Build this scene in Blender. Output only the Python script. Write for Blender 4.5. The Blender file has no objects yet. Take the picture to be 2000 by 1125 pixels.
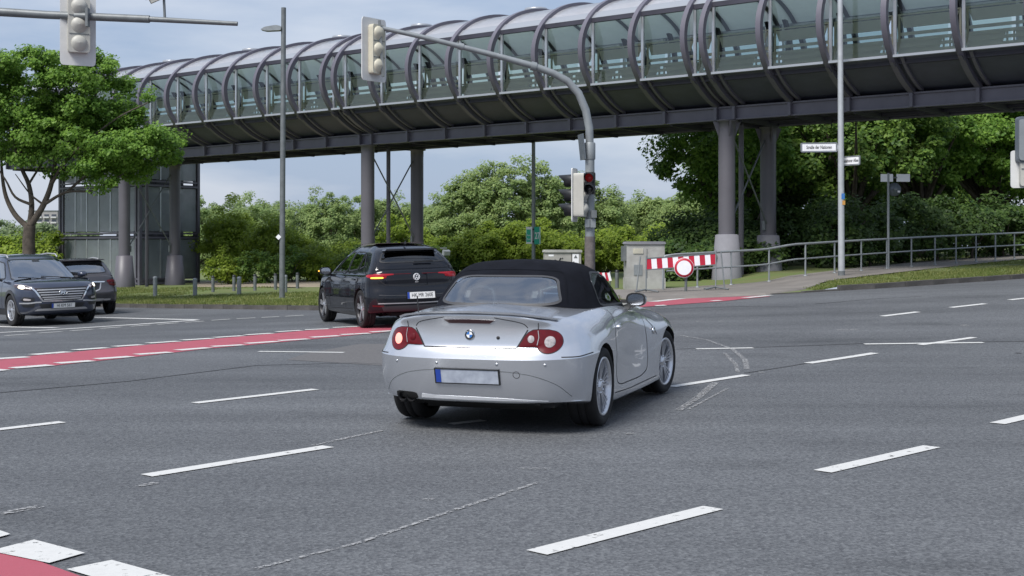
import bpy, bmesh, math, random
import numpy as np
from mathutils import Vector, Matrix
from mathutils.bvhtree import BVHTree

R = math.radians
scene = bpy.context.scene
col = scene.collection

# ------------------------------------------------------------------ camera, sky, sun, exposure
FPX, HOR, EYE = 2500.0, 485.0, 1.46          # focal length and horizon row of the 2000 px wide photograph, eye height
cam_d = bpy.data.cameras.new('camera')
cam = bpy.data.objects.new('camera', cam_d)
col.objects.link(cam)
cam.location = (0, 0, EYE)
cam.rotation_euler = (R(90), 0, 0)
cam_d.sensor_width = 36
cam_d.lens = FPX / 2000 * 36
cam_d.shift_y = -(562.5 - HOR) / 2000
cam_d.clip_end = 3000
cam_d.clip_start = 0.1
scene.camera = cam

SUN_EL, SUN_AZ = 52, 215                      # high, behind the clouds, from behind-left of the camera
world = bpy.data.worlds.new('World')
scene.world = world
world.use_nodes = True
wn, wl = world.node_tree.nodes, world.node_tree.links
wn.clear()
w_out = wn.new('ShaderNodeOutputWorld')
w_bg = wn.new('ShaderNodeBackground')
w_bg.inputs['Strength'].default_value = 0.1
sky = wn.new('ShaderNodeTexSky')
sky.sky_type = 'NISHITA'
sky.sun_disc = False
sky.sun_elevation = R(SUN_EL)
sky.sun_rotation = R(SUN_AZ)
sky.air_density = 1.2
sky.dust_density = 2.0
w_tc = wn.new('ShaderNodeTexCoord')
w_map = wn.new('ShaderNodeMapping')
w_map.inputs['Scale'].default_value = (1.0, 1.0, 4.2)
w_n1 = wn.new('ShaderNodeTexNoise')
w_n1.inputs['Scale'].default_value = 3.1
w_n1.inputs['Detail'].default_value = 7
w_n1.inputs['Roughness'].default_value = 0.52
w_ramp = wn.new('ShaderNodeValToRGB')
w_ramp.color_ramp.elements[0].position = 0.42
w_ramp.color_ramp.elements[0].color = (2.45, 3.1, 4.35, 1)
w_ramp.color_ramp.elements[1].position = 0.60
w_ramp.color_ramp.elements[1].color = (4.0, 4.4, 5.25, 1)
w_mix = wn.new('ShaderNodeMixRGB')
w_mix.inputs['Fac'].default_value = 0.84
wl.new(w_tc.outputs['Generated'], w_map.inputs['Vector'])
wl.new(w_map.outputs['Vector'], w_n1.inputs['Vector'])
wl.new(w_n1.outputs['Fac'], w_ramp.inputs['Fac'])
wl.new(sky.outputs['Color'], w_mix.inputs['Color1'])
wl.new(w_ramp.outputs['Color'], w_mix.inputs['Color2'])
wl.new(w_mix.outputs['Color'], w_bg.inputs['Color'])
wl.new(w_bg.outputs['Background'], w_out.inputs['Surface'])

sun_d = bpy.data.lights.new('sun', 'SUN')
sun_d.energy = 2.9
sun_d.angle = R(26)
sun_d.color = (1.0, 0.97, 0.93)
sun = bpy.data.objects.new('sun', sun_d)
col.objects.link(sun)
sun.rotation_euler = (R(90 - SUN_EL), 0, R(-SUN_AZ + 180))
scene.view_settings.view_transform = 'Standard'
scene.view_settings.look = 'None'
scene.view_settings.exposure = 0.64
scene.view_settings.gamma = 1.0
scene.view_settings.use_curve_mapping = False
scene.render.engine = 'CYCLES'
scene.cycles.max_bounces = 8
scene.cycles.transparent_max_bounces = 16
scene.cycles.use_denoising = True

# ------------------------------------------------------------------ terrain: a crossing on a slight cross-fall
def sstep(x, a, b):
    t = min(1.0, max(0.0, (x - a) / (b - a)))
    return t * t * (3 - 2 * t)

def TZ(X, Y):
    g = 0.12 + (0.045 * X if X > 0 else 0.04 * X)
    g = 1.25 * math.tanh(g / 1.25) if g > 0 else 0.7 * math.tanh(g / 0.7)
    z = sstep(Y, 15, 29) * g
    z += 0.011 * max(0.0, min(Y, 60) - 33) * sstep(X, 2, 10)
    return z

def P(px, py, Y):
    """point of the place seen at photo pixel (px, py) at depth Y"""
    return Vector(((px - 1000) / FPX * Y, Y, EYE + (HOR - py) / FPX * Y))

def G(px, py, dz=0.0):
    """point of the ground seen at photo pixel (px, py)"""
    kx, kz = (px - 1000) / FPX, (HOR - py) / FPX
    Y, step = 2.0, 0.05
    f0 = EYE + kz * Y - TZ(kx * Y, Y)
    while Y < 300:
        Y2 = Y + step
        f1 = EYE + kz * Y2 - TZ(kx * Y2, Y2)
        if f1 <= 0:
            Y = Y + step * f0 / (f0 - f1)
            break
        Y, f0 = Y2, f1
    X = kx * Y
    return Vector((X, Y, TZ(X, Y) + dz))

# ------------------------------------------------------------------ mesh building
class MB:
    def __init__(self):
        self.v, self.f, self.m, self.s = [], [], [], []
    def add(self, vs, fs, mi=0, smooth=False):
        o = len(self.v)
        self.v.extend([tuple(p) for p in vs])
        for f in fs:
            self.f.append(tuple(i + o for i in f))
            self.m.append(mi)
            self.s.append(smooth)
        return self
    def box(self, c, size, rot=None, mi=0):
        x, y, z = size[0] / 2, size[1] / 2, size[2] / 2
        vs = [Vector((sx * x, sy * y, sz * z)) for sx in (-1, 1) for sy in (-1, 1) for sz in (-1, 1)]
        if rot is not None:
            vs = [rot @ p for p in vs]
        c = Vector(c)
        return self.add([p + c for p in vs], [(0, 1, 3, 2), (4, 6, 7, 5), (0, 4, 5, 1), (2, 3, 7, 6), (0, 2, 6, 4), (1, 5, 7, 3)], mi)
    def bar(self, a, b, w, h, up=(0, 0, 1), mi=0):
        a, b = Vector(a), Vector(b)
        d = b - a
        L = d.length
        d.normalize()
        s = d.cross(Vector(up))
        if s.length < 1e-4:
            s = d.cross(Vector((1, 0, 0)))
        s.normalize()
        u = s.cross(d)
        rot = Matrix((d, s, u)).transposed()
        return self.box((a + b) / 2, (L, w, h), rot, mi)
    def tube(self, pts, rad, n=8, mi=0, caps=True, closed=False):
        pts = [Vector(p) for p in pts]
        k = len(pts)
        rads = rad if isinstance(rad, (list, tuple)) else [rad] * k
        prev = None
        vs, fs = [], []
        for i, p in enumerate(pts):
            a = pts[(i - 1) % k] if (i > 0 or closed) else pts[i]
            b = pts[(i + 1) % k] if (i < k - 1 or closed) else pts[i]
            t = (b - a).normalized()
            if prev is None:
                ref = Vector((0, 0, 1)) if abs(t.z) < 0.9 else Vector((1, 0, 0))
                s = t.cross(ref).normalized()
            else:
                s = (prev - t * prev.dot(t)).normalized()
            prev = s
            u = t.cross(s)
            for j in range(n):
                an = 2 * math.pi * j / n
                vs.append(p + (s * math.cos(an) + u * math.sin(an)) * rads[i])
        m = k if closed else k - 1
        for i in range(m):
            for j in range(n):
                i2 = (i + 1) % k
                fs.append((i * n + j, i * n + (j + 1) % n, i2 * n + (j + 1) % n, i2 * n + j))
        self.add(vs, fs, mi, True)
        if caps and not closed:
            self.add(vs[:n], [tuple(range(n))[::-1]], mi)
            self.add(vs[-n:], [tuple(range(n))], mi)
        return self
    def lathe(self, prof, n=24, axis='z', c=(0, 0, 0), mi=0, smooth=True):
        """prof: list of (radius, height)"""
        vs, fs = [], []
        c = Vector(c)
        for r, h in prof:
            for j in range(n):
                a = 2 * math.pi * j / n
                x, y = r * math.cos(a), r * math.sin(a)
                vs.append(c + (Vector((x, y, h)) if axis == 'z' else Vector((x, h, y)) if axis == 'y' else Vector((h, x, y))))
        for i in range(len(prof) - 1):
            for j in range(n):
                fs.append((i * n + j, i * n + (j + 1) % n, (i + 1) * n + (j + 1) % n, (i + 1) * n + j))
        return self.add(vs, fs, mi, smooth)
    def prism(self, poly, h, axis='y', c=(0, 0, 0), rot=None, mi=0):
        """poly in 2D, extruded by h; axis y: (x,z) outline, axis z: (x,y), axis x: (y,z)"""
        def mk(p, t):
            return Vector((p[0], t, p[1])) if axis == 'y' else Vector((p[0], p[1], t)) if axis == 'z' else Vector((t, p[0], p[1]))
        k = len(poly)
        vs = [mk(p, -h / 2) for p in poly] + [mk(p, h / 2) for p in poly]
        if rot is not None:
            vs = [rot @ p for p in vs]
        c = Vector(c)
        vs = [p + c for p in vs]
        fs = [tuple(range(k)), tuple(range(2 * k - 1, k - 1, -1))] + [(i, k + i, k + (i + 1) % k, (i + 1) % k) for i in range(k)]
        return self.add(vs, fs, mi)
    def mesh(self, name, mats, sharp=None):
        me = bpy.data.meshes.new(name)
        me.from_pydata(self.v, [], self.f)
        for mt in (mats if isinstance(mats, (list, tuple)) else [mats]):
            me.materials.append(mt)
        me.polygons.foreach_set('material_index', self.m)
        me.polygons.foreach_set('use_smooth', self.s)
        bm = bmesh.new()
        bm.from_mesh(me)
        bmesh.ops.recalc_face_normals(bm, faces=bm.faces)
        bm.to_mesh(me)
        bm.free()
        me.update()
        return me
    def build(self, name, mats, parent=None, loc=None):
        return link(name, self.mesh(name, mats), parent, loc)

def link(name, data, parent=None, loc=None):
    o = bpy.data.objects.new(name, data)
    col.objects.link(o)
    if parent is not None:
        o.parent = parent
    if loc is not None:
        o.location = loc
    return o

def tag(o, label=None, cat=None, group=None, kind=None):
    if label: o['label'] = label
    if cat: o['category'] = cat
    if group: o['group'] = group
    if kind: o['kind'] = kind
    return o

def thing(name, label, cat, loc=(0, 0, 0), rz=0.0, group=None):
    o = link(name, None, None, loc)
    o.rotation_euler = (0, 0, rz)
    o.empty_display_size = 0.2
    return tag(o, label, cat, group)

def text_mesh(s, size, mat, depth=0.002, align='CENTER', squeeze=1.0, offset=0.0):
    """lettering as a mesh in its own xy plane, centred"""
    cu = bpy.data.curves.new('lettering', 'FONT')
    cu.body = s
    cu.size = size
    cu.align_x = align
    cu.align_y = 'CENTER'
    cu.extrude = depth
    cu.offset = offset
    cu.resolution_u = 3
    tmp = bpy.data.objects.new('lettering', cu)
    col.objects.link(tmp)
    dg = bpy.context.evaluated_depsgraph_get()
    me = bpy.data.meshes.new_from_object(tmp.evaluated_get(dg))
    bpy.data.objects.remove(tmp)
    me.transform(Matrix.Diagonal((squeeze, 1, 1, 1)))
    me.materials.clear()
    me.materials.append(mat)
    return me

def mark_sharp(me, deg=38):
    bm = bmesh.new()
    bm.from_mesh(me)
    for f in bm.faces:
        f.smooth = True
    for e in bm.edges:
        if len(e.link_faces) == 2 and e.calc_face_angle(0) > R(deg):
            e.smooth = False
    bm.to_mesh(me)
    bm.free()
    return me

def catmull(A, n, closed):
    """interpolate along axis 0 through every control point"""
    A = np.asarray(A, float)
    k = len(A)
    out = []
    seg = k if closed else k - 1
    for i in range(seg):
        p1, p2 = A[i], A[(i + 1) % k]
        p0 = A[(i - 1) % k] if (closed or i > 0) else 2 * p1 - p2
        p3 = A[(i + 2) % k] if (closed or i + 2 < k) else 2 * p2 - p1
        # non-uniform tangents keep close rows from overshooting
        def dist(a, b):
            return max(1e-4, float(np.mean(np.linalg.norm(np.atleast_2d(a - b), axis=-1)))) ** 0.5
        t01, t12, t23 = dist(p0, p1), dist(p1, p2), dist(p2, p3)
        m1 = (p2 - p1) + t12 * ((p1 - p0) / t01 - (p2 - p0) / (t01 + t12))
        m2 = (p2 - p1) + t12 * ((p3 - p2) / t23 - (p3 - p1) / (t12 + t23))
        a, b = 2 * (p1 - p2) + m1 + m2, -3 * (p1 - p2) - 2 * m1 - m2
        for j in range(n):
            t = j / n
            out.append(a * t ** 3 + b * t * t + m1 * t + p1)
    if not closed:
        out.append(A[-1])
    return np.array(out)

# ------------------------------------------------------------------ materials
def nodes_of(m):
    m.use_nodes = True
    return m.node_tree.nodes, m.node_tree.links, m.node_tree.nodes['Principled BSDF']

def mat(name, c, rough=0.5, metal=0.0, coat=0.0, var=0.0, vscale=3.0, bump=0.0, bscale=60.0, spec=0.5, emit=None, estr=0.0, c2=None, coord='Object'):
    m = bpy.data.materials.new(name)
    n, l, b = nodes_of(m)
    b.inputs['Base Color'].default_value = (*c, 1)
    b.inputs['Roughness'].default_value = rough
    b.inputs['Metallic'].default_value = metal
    b.inputs['Specular IOR Level'].default_value = spec
    if coat:
        b.inputs['Coat Weight'].default_value = coat
        b.inputs['Coat Roughness'].default_value = 0.03
    if emit:
        b.inputs['Emission Color'].default_value = (*emit, 1)
        b.inputs['Emission Strength'].default_value = estr
    if var or c2 or bump:
        tc = n.new('ShaderNodeTexCoord')
    if var or c2:
        nz = n.new('ShaderNodeTexNoise')
        nz.inputs['Scale'].default_value = vscale
        nz.inputs['Detail'].default_value = 6
        nz.inputs['Roughness'].default_value = 0.6
        l.new(tc.outputs[coord], nz.inputs['Vector'])
        rp = n.new('ShaderNodeValToRGB')
        rp.color_ramp.elements[0].position = 0.3
        rp.color_ramp.elements[1].position = 0.7
        lo = c2 if c2 else tuple(x * (1 - var) for x in c)
        hi = c if c2 else tuple(min(1, x * (1 + var)) for x in c)
        rp.color_ramp.elements[0].color = (*lo, 1)
        rp.color_ramp.elements[1].color = (*hi, 1)
        l.new(nz.outputs['Fac'], rp.inputs['Fac'])
        l.new(rp.outputs['Color'], b.inputs['Base Color'])
    if bump:
        nb = n.new('ShaderNodeTexNoise')
        nb.inputs['Scale'].default_value = bscale
        nb.inputs['Detail'].default_value = 4
        l.new(tc.outputs[coord], nb.inputs['Vector'])
        bp = n.new('ShaderNodeBump')
        bp.inputs['Strength'].default_value = bump
        bp.inputs['Distance'].default_value = 0.01
        l.new(nb.outputs['Fac'], bp.inputs['Height'])
        l.new(bp.outputs['Normal'], b.inputs['Normal'])
    return m

def glass_mat(name, tint, gloss=0.08, rough=0.0, ior=1.5):
    """thin pane: tinted see-through plus mirror reflection by facing angle"""
    m = bpy.data.materials.new(name)
    n, l, b = nodes_of(m)
    n.remove(b)
    out = n['Material Output']
    tr = n.new('ShaderNodeBsdfTransparent')
    tr.inputs['Color'].default_value = (*tint, 1)
    gl = n.new('ShaderNodeBsdfGlossy')
    gl.inputs['Roughness'].default_value = rough
    gl.inputs['Color'].default_value = (0.95, 0.97, 1, 1)
    fr = n.new('ShaderNodeFresnel')
    fr.inputs['IOR'].default_value = ior
    ad = n.new('ShaderNodeMath')
    ad.operation = 'ADD'
    ad.inputs[1].default_value = gloss
    mx = n.new('ShaderNodeMixShader')
    l.new(fr.outputs['Fac'], ad.inputs[0])
    l.new(ad.outputs['Value'], mx.inputs['Fac'])
    l.new(tr.outputs['BSDF'], mx.inputs[1])
    l.new(gl.outputs['BSDF'], mx.inputs[2])
    l.new(mx.outputs['Shader'], out.inputs['Surface'])
    return m

def leaf_mat(name, c_lo, c_hi, scale=0.7, trans=0.35):
    m = bpy.data.materials.new(name)
    n, l, b = nodes_of(m)
    out = n['Material Output']
    tc = n.new('ShaderNodeTexCoord')
    nz = n.new('ShaderNodeTexNoise')
    nz.inputs['Scale'].default_value = scale
    nz.inputs['Detail'].default_value = 8
    nz.inputs['Roughness'].default_value = 0.75
    l.new(tc.outputs['Object'], nz.inputs['Vector'])
    at = n.new('ShaderNodeAttribute')
    at.attribute_name = 'leaf_tone'
    mi = n.new('ShaderNodeMath')
    mi.operation = 'MULTIPLY_ADD'
    mi.inputs[1].default_value = 0.45
    l.new(at.outputs['Fac'], mi.inputs[0])
    sc = n.new('ShaderNodeMath')
    sc.operation = 'MULTIPLY_ADD'
    sc.inputs[1].default_value = 1.1
    sc.inputs[2].default_value = -0.28
    l.new(nz.outputs['Fac'], sc.inputs[0])
    l.new(sc.outputs['Value'], mi.inputs[2])
    rp = n.new('ShaderNodeValToRGB')
    rp.color_ramp.elements[0].position = 0.2
    rp.color_ramp.elements[1].position = 0.8
    rp.color_ramp.elements[0].color = (*c_lo, 1)
    rp.color_ramp.elements[1].color = (*c_hi, 1)
    l.new(mi.outputs['Value'], rp.inputs['Fac'])
    l.new(rp.outputs['Color'], b.inputs['Base Color'])
    b.inputs['Roughness'].default_value = 0.5
    b.inputs['Specular IOR Level'].default_value = 0.3
    tl = n.new('ShaderNodeBsdfTranslucent')
    l.new(rp.outputs['Color'], tl.inputs['Color'])
    mx = n.new('ShaderNodeMixShader')
    mx.inputs['Fac'].default_value = trans
    l.new(b.outputs['BSDF'], mx.inputs[1])
    l.new(tl.outputs['BSDF'], mx.inputs[2])
    l.new(mx.outputs['Shader'], out.inputs['Surface'])
    return m

def asphalt_mat():
    m = bpy.data.materials.new('asphalt')
    n, l, b = nodes_of(m)
    tc = n.new('ShaderNodeTexCoord')
    def noise(s, d, r=0.6, mapscale=None):
        nz = n.new('ShaderNodeTexNoise')
        nz.inputs['Scale'].default_value = s
        nz.inputs['Detail'].default_value = d
        nz.inputs['Roughness'].default_value = r
        if mapscale:
            mp = n.new('ShaderNodeMapping')
            mp.inputs['Scale'].default_value = mapscale
            mp.inputs['Rotation'].default_value = (0, 0, R(-22))
            l.new(tc.outputs['Object'], mp.inputs['Vector'])
            l.new(mp.outputs['Vector'], nz.inputs['Vector'])
        else:
            l.new(tc.outputs['Object'], nz.inputs['Vector'])
        return nz
    def ramp(src, p0, c0, p1, c1):
        r = n.new('ShaderNodeValToRGB')
        r.color_ramp.elements[0].position = p0
        r.color_ramp.elements[1].position = p1
        r.color_ramp.elements[0].color = (*c0, 1)
        r.color_ramp.elements[1].color = (*c1, 1)
        l.new(src, r.inputs['Fac'])
        return r.outputs['Color']
    def mul(a, bb):
        x = n.new('ShaderNodeMixRGB')
        x.blend_type = 'MULTIPLY'
        x.inputs['Fac'].default_value = 1
        l.new(a, x.inputs['Color1'])
        l.new(bb, x.inputs['Color2'])
        return x.outputs['Color']
    big = ramp(noise(0.16, 4).outputs['Fac'], 0.35, (0.088, 0.092, 0.098), 0.65, (0.116, 0.121, 0.129))
    lanes = ramp(noise(0.5, 5, 0.6, (0.12, 1.3, 1)).outputs['Fac'], 0.32, (0.72, 0.72, 0.73), 0.68, (1.14, 1.14, 1.14))
    stone = n.new('ShaderNodeTexVoronoi')
    stone.inputs['Scale'].default_value = 62
    l.new(tc.outputs['Object'], stone.inputs['Vector'])
    sp = ramp(stone.outputs['Color'], 0.15, (0.68, 0.68, 0.69), 0.9, (1.34, 1.34, 1.31))
    gr = ramp(noise(26, 5, 0.8).outputs['Fac'], 0.32, (0.68, 0.68, 0.69), 0.68, (1.3, 1.3, 1.29))
    stain = ramp(noise(0.9, 3, 0.5, (0.5, 1.2, 1)).outputs['Fac'], 0.30, (0.80, 0.80, 0.80), 0.42, (1, 1, 1))
    l.new(mul(mul(mul(mul(big, lanes), sp), gr), stain), b.inputs['Base Color'])
    b.inputs['Roughness'].default_value = 0.66
    b.inputs['Specular IOR Level'].default_value = 0.4
    bp = n.new('ShaderNodeBump')
    bp.inputs['Strength'].default_value = 0.55
    bp.inputs['Distance'].default_value = 0.008
    l.new(stone.outputs['Distance'], bp.inputs['Height'])
    l.new(bp.outputs['Normal'], b.inputs['Normal'])
    return m

def paint_mat(name, c, worn=(0.1, 0.1, 0.1), amount=0.40, vscale=9.0, chip=True):
    """road paint with chipped patches showing the asphalt"""
    m = bpy.data.materials.new(name)
    n, l, b = nodes_of(m)
    tc = n.new('ShaderNodeTexCoord')
    nz = n.new('ShaderNodeTexNoise')
    nz.inputs['Scale'].default_value = vscale
    nz.inputs['Detail'].default_value = 9
    nz.inputs['Roughness'].default_value = 0.72
    l.new(tc.outputs['Object'], nz.inputs['Vector'])
    rp = n.new('ShaderNodeValToRGB')
    rp.color_ramp.elements[0].position = amount - 0.04
    rp.color_ramp.elements[1].position = amount + 0.03
    rp.color_ramp.elements[0].color = (*worn, 1)
    rp.color_ramp.elements[1].color = (*c, 1)
    e = rp.color_ramp.elements.new(min(0.95, amount + 0.3))
    e.color = (*[x * 0.9 for x in c], 1)
    l.new(nz.outputs['Fac'], rp.inputs['Fac'])
    l.new(rp.outputs['Color'], b.inputs['Base Color'])
    b.inputs['Roughness'].default_value = 0.7
    if chip:
        mk = n.new('ShaderNodeValToRGB')
        mk.color_ramp.elements[0].position = amount - 0.05
        mk.color_ramp.elements[1].position = amount + 0.05
        l.new(nz.outputs['Fac'], mk.inputs['Fac'])
        tr = n.new('ShaderNodeBsdfTransparent')
        mx = n.new('ShaderNodeMixShader')
        l.new(mk.outputs['Color'], mx.inputs['Fac'])
        l.new(tr.outputs['BSDF'], mx.inputs[1])
        l.new(b.outputs['BSDF'], mx.inputs[2])
        l.new(mx.outputs['Shader'], n['Material Output'].inputs['Surface'])
    return m

def leafless_translucent(name, c):
    """thin plastic sheet, lit through from behind"""
    m = mat(name, c, 0.6, var=0.06)
    n, l, b = nodes_of(m)
    tl = n.new('ShaderNodeBsdfTranslucent')
    tl.inputs['Color'].default_value = (*c, 1)
    mx = n.new('ShaderNodeMixShader')
    mx.inputs['Fac'].default_value = 0.5
    l.new(b.outputs['BSDF'], mx.inputs[1])
    l.new(tl.outputs['BSDF'], mx.inputs[2])
    l.new(mx.outputs['Shader'], n['Material Output'].inputs['Surface'])
    return m

def roof_mat():
    """frosted roof sheet that lets some daylight through"""
    m = mat('roof_sheet', (0.62, 0.61, 0.65), 0.3, metal=0.0, var=0.1, vscale=2.5, coat=1.0)
    n, l, b = nodes_of(m)
    tl = n.new('ShaderNodeBsdfTranslucent')
    tl.inputs['Color'].default_value = (0.78, 0.83, 0.83, 1)
    mx = n.new('ShaderNodeMixShader')
    mx.inputs['Fac'].default_value = 0.48
    l.new(b.outputs['BSDF'], mx.inputs[1])
    l.new(tl.outputs['BSDF'], mx.inputs[2])
    l.new(mx.outputs['Shader'], n['Material Output'].inputs['Surface'])
    return m

M = {}
M['asphalt'] = asphalt_mat()
M['white_paint'] = paint_mat('white_paint', (0.56, 0.56, 0.545), worn=(.3, .3, .3), amount=0.37, vscale=11)
M['faint_paint'] = paint_mat('faint_paint', (0.33, 0.33, 0.33), worn=(0.2, 0.2, 0.2), amount=0.51, vscale=34)
M['red_lane'] = paint_mat('red_lane', (0.35, 0.072, 0.100), worn=(0.27, 0.062, 0.082), amount=0.42, vscale=2.0, chip=False)
M['tar'] = mat('tar', (0.045, 0.045, 0.047), 0.6, var=0.3, vscale=5)
M['patch'] = mat('patch', (0.108, 0.105, 0.106), 0.85, var=0.2, vscale=25, bump=0.5, bscale=120)
M['kerb'] = mat('kerb', (0.075, 0.07, 0.066), 0.85, var=0.35, vscale=4, bump=0.4, bscale=40)
M['paving'] = mat('paving', (0.17, 0.155, 0.14), 0.9, var=0.22, vscale=1.2, bump=0.4, bscale=60)
M['grass_ground'] = mat('grass_ground', (0.10, 0.15, 0.035), 0.95, c2=(0.13, 0.135, 0.05), vscale=0.8, bump=0.8, bscale=30)
M['sand'] = mat('sand', (0.26, 0.22, 0.16), 0.95, var=0.25, vscale=0.7)
M['grass_blade'] = leaf_mat('grass_blade', (0.10, 0.155, 0.03), (0.27, 0.275, 0.10), 0.5, 0.45)
M['steel'] = mat('painted_steel', (0.118, 0.112, 0.140), 0.42, var=0.12, vscale=1.5, bump=0.05)
M['steel_col'] = mat('column_steel', (0.105, 0.10, 0.116), 0.45, var=0.1, vscale=0.9)
M['dark_panel'] = mat('dark_panel', (0.040, 0.039, 0.056), 0.55, var=0.3, vscale=0.8)
M['belly'] = mat('belly_panel', (0.058, 0.062, 0.090), 0.5, var=0.22, vscale=0.9)
M['roof_metal'] = roof_mat()
M['silver'] = mat('silver_trim', (0.52, 0.54, 0.57), 0.3, metal=0.6, var=0.1)
M['white_trim'] = mat('white_trim', (0.36, 0.38, 0.41), 0.32, metal=0.35)
M['galv'] = mat('galvanised', (0.25, 0.27, 0.28), 0.5, metal=0.3, var=0.14, vscale=5)
M['galv_light'] = mat('galvanised_light', (0.42, 0.44, 0.46), 0.5, metal=0.3, var=0.1, vscale=5)
M['galv_dark'] = mat('galvanised_dark', (0.15, 0.163, 0.168), 0.5, metal=0.25, var=0.2, vscale=5)
M['concrete'] = mat('concrete', (0.20, 0.20, 0.222), 0.85, var=0.12, vscale=1.5, bump=0.2)
M['bridge_glass'] = glass_mat('bridge_glass', (0.68, 0.78, 0.73), 0.0, 0.0, 1.8)
M['bridge_glass_far'] = glass_mat('bridge_glass_far', (0.66, 0.75, 0.72), 0.02)
M['tower_glass'] = mat('tower_glass', (0.27, 0.30, 0.32), 0.12, var=0.2, vscale=0.7)
M['tower_glass'].node_tree.nodes['Principled BSDF'].inputs['Alpha'].default_value = 0.62
M['cream'] = leafless_translucent('cream_panel', (0.78, 0.75, 0.64))
M['white_pl'] = mat('white_plastic', (0.58, 0.58, 0.57), 0.45, var=0.06, vscale=6)
M['signal_cream'] = mat('signal_cream', (0.52, 0.49, 0.39), 0.5, var=0.08, vscale=6)
M['signal_grey'] = mat('signal_grey', (0.42, 0.41, 0.37), 0.5, var=0.08, vscale=6)
M['black'] = mat('black_plastic', (0.016, 0.017, 0.019), 0.45, var=0.2, vscale=8)
M['bark'] = mat('bark', (0.085, 0.07, 0.055), 0.95, var=0.4, vscale=6, bump=0.9, bscale=25)
# ------------------------------------------------------------------ ground, road, kerbs, paint
EDGE_PX = [(-420, 596), (-200, 597), (0, 598), (215, 600), (400, 603), (640, 606), (820, 603), (960, 600), (1100, 597), (1200, 593),
           (1265, 588), (1330, 583), (1400, 579.5), (1500, 575.5), (1545, 573.5), (1600, 570), (1700, 564.5), (1800, 558), (1900, 551), (2000, 544), (2150, 532)]
EDGE = [G(*e) for e in EDGE_PX]
EX, EY = [e.x for e in EDGE], [e.y for e in EDGE]
def road_edge(X):
    return float(np.interp(X, EX, EY))
def lift(X):
    """how far the verge stands above the road"""
    return 0.11 - 0.09 * sstep(X, 1.5, 4.0) + 0.10 * sstep(X, 7.0, 8.2)

xs = sorted(set([round(v, 3) for v in np.linspace(-60, 60, 121)] + [round(v, 3) for v in EX if -60 < v < 60]))
mb = MB()
NJ = 70
rows = []
for X in xs:
    yb = road_edge(X)
    rows.append([(X, -12 + (yb + 0.02 + 12) * (j / NJ), 0) for j in range(NJ + 1)])
vs = [(x, y, TZ(x, y)) for r in rows for (x, y, z) in r]
fs = [(i * (NJ + 1) + j, (i + 1) * (NJ + 1) + j, (i + 1) * (NJ + 1) + j + 1, i * (NJ + 1) + j + 1) for i in range(len(xs) - 1) for j in range(NJ)]
mb.add(vs, fs, 0, True)
tag(mb.build('road', M['asphalt']), kind='structure')

mb = MB()
offs = [0.13, 0.5, 1, 1.6, 2.4, 3.5, 5, 7, 9, 12, 16, 22, 30, 45, 70, 110, 180, 320, 700, 1600]
rng = random.Random(3)
xs2 = [-1200, -600, -300, -150, -90] + xs + [90, 150, 300, 600, 1200]
vs = []
for X in xs2:
    for k, d in enumerate(offs):
        y = road_edge(X) + d
        vs.append((X, y, TZ(X, min(y, 70)) + lift(X) + (rng.uniform(-0.02, 0.03) if 3 < k < 14 else 0)))
n2 = len(offs)
fs = [(i * n2 + j, (i + 1) * n2 + j, (i + 1) * n2 + j + 1, i * n2 + j + 1) for i in range(len(xs2) - 1) for j in range(n2 - 1)]
mb.add(vs, fs, 0, True)
tag(mb.build('grass_verge', M['grass_ground']), kind='structure')

# kerb: one stone after the other along the road edge
kerb = link('kerb', None, None, (0, 0, 0))
tag(kerb, kind='structure')
pts = [Vector((X, road_edge(X), 0)) for X in np.linspace(-34, 30, 900)]
d = [0.0]
for i in range(1, len(pts)):
    d.append(d[-1] + (pts[i] - pts[i - 1]).length)
rng = random.Random(5)
kerb_mesh = MB().box((0, 0, 0), (0.985, 0.14, 0.30)).mesh('kerb_stone', M['kerb'])
for k in range(int(d[-1])):
    s = k + 0.5
    X = float(np.interp(s, d, [p.x for p in pts]))
    X1, X0 = X + 0.25, X - 0.25
    y, y1, y0 = road_edge(X), road_edge(X1), road_edge(X0)
    o = link('kerb_stone', kerb_mesh, kerb, (X, y + 0.06, TZ(X, y) + lift(X) - 0.145 + rng.uniform(-.004, .004)))
    o.rotation_euler = (0, -math.atan2(TZ(X1, y1) - TZ(X0, y0), X1 - X0), math.atan2(y1 - y0, X1 - X0) + rng.uniform(-.008, .008))

def strip_px(mb, near, far, dz, nsub=10, mi=0, nlat=3):
    """sheet on the ground between two pixel polylines"""
    a = [G(*p) for p in near]
    b = [G(*p) for p in far]
    strip(mb, a, b, dz, nsub, mi, nlat)
def resample(pts, n):
    L = [0]
    for i in range(1, len(pts)):
        L.append(L[-1] + (pts[i].xy - pts[i - 1].xy).length)
    out = []
    for k in range(n):
        s = L[-1] * k / (n - 1)
        out.append((float(np.interp(s, L, [p.x for p in pts])), float(np.interp(s, L, [p.y for p in pts]))))
    return out
def strip(mb, a, b, dz, n, mi=0, nlat=3, raise_f=None):
    A, B = resample(a, n), resample(b, n)
    vs, fs = [], []
    for p, q in zip(A, B):
        for k in range(nlat):
            t = k / (nlat - 1)
            x, y = p[0] + (q[0] - p[0]) * t, p[1] + (q[1] - p[1]) * t
            vs.append((x, y, TZ(x, y) + dz + (raise_f(x) if raise_f else 0)))
    for i in range(n - 1):
        for k in range(nlat - 1):
            fs.append((i * nlat + k, (i + 1) * nlat + k, (i + 1) * nlat + k + 1, i * nlat + k + 1))
    mb.add(vs, fs, mi, True)

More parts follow.
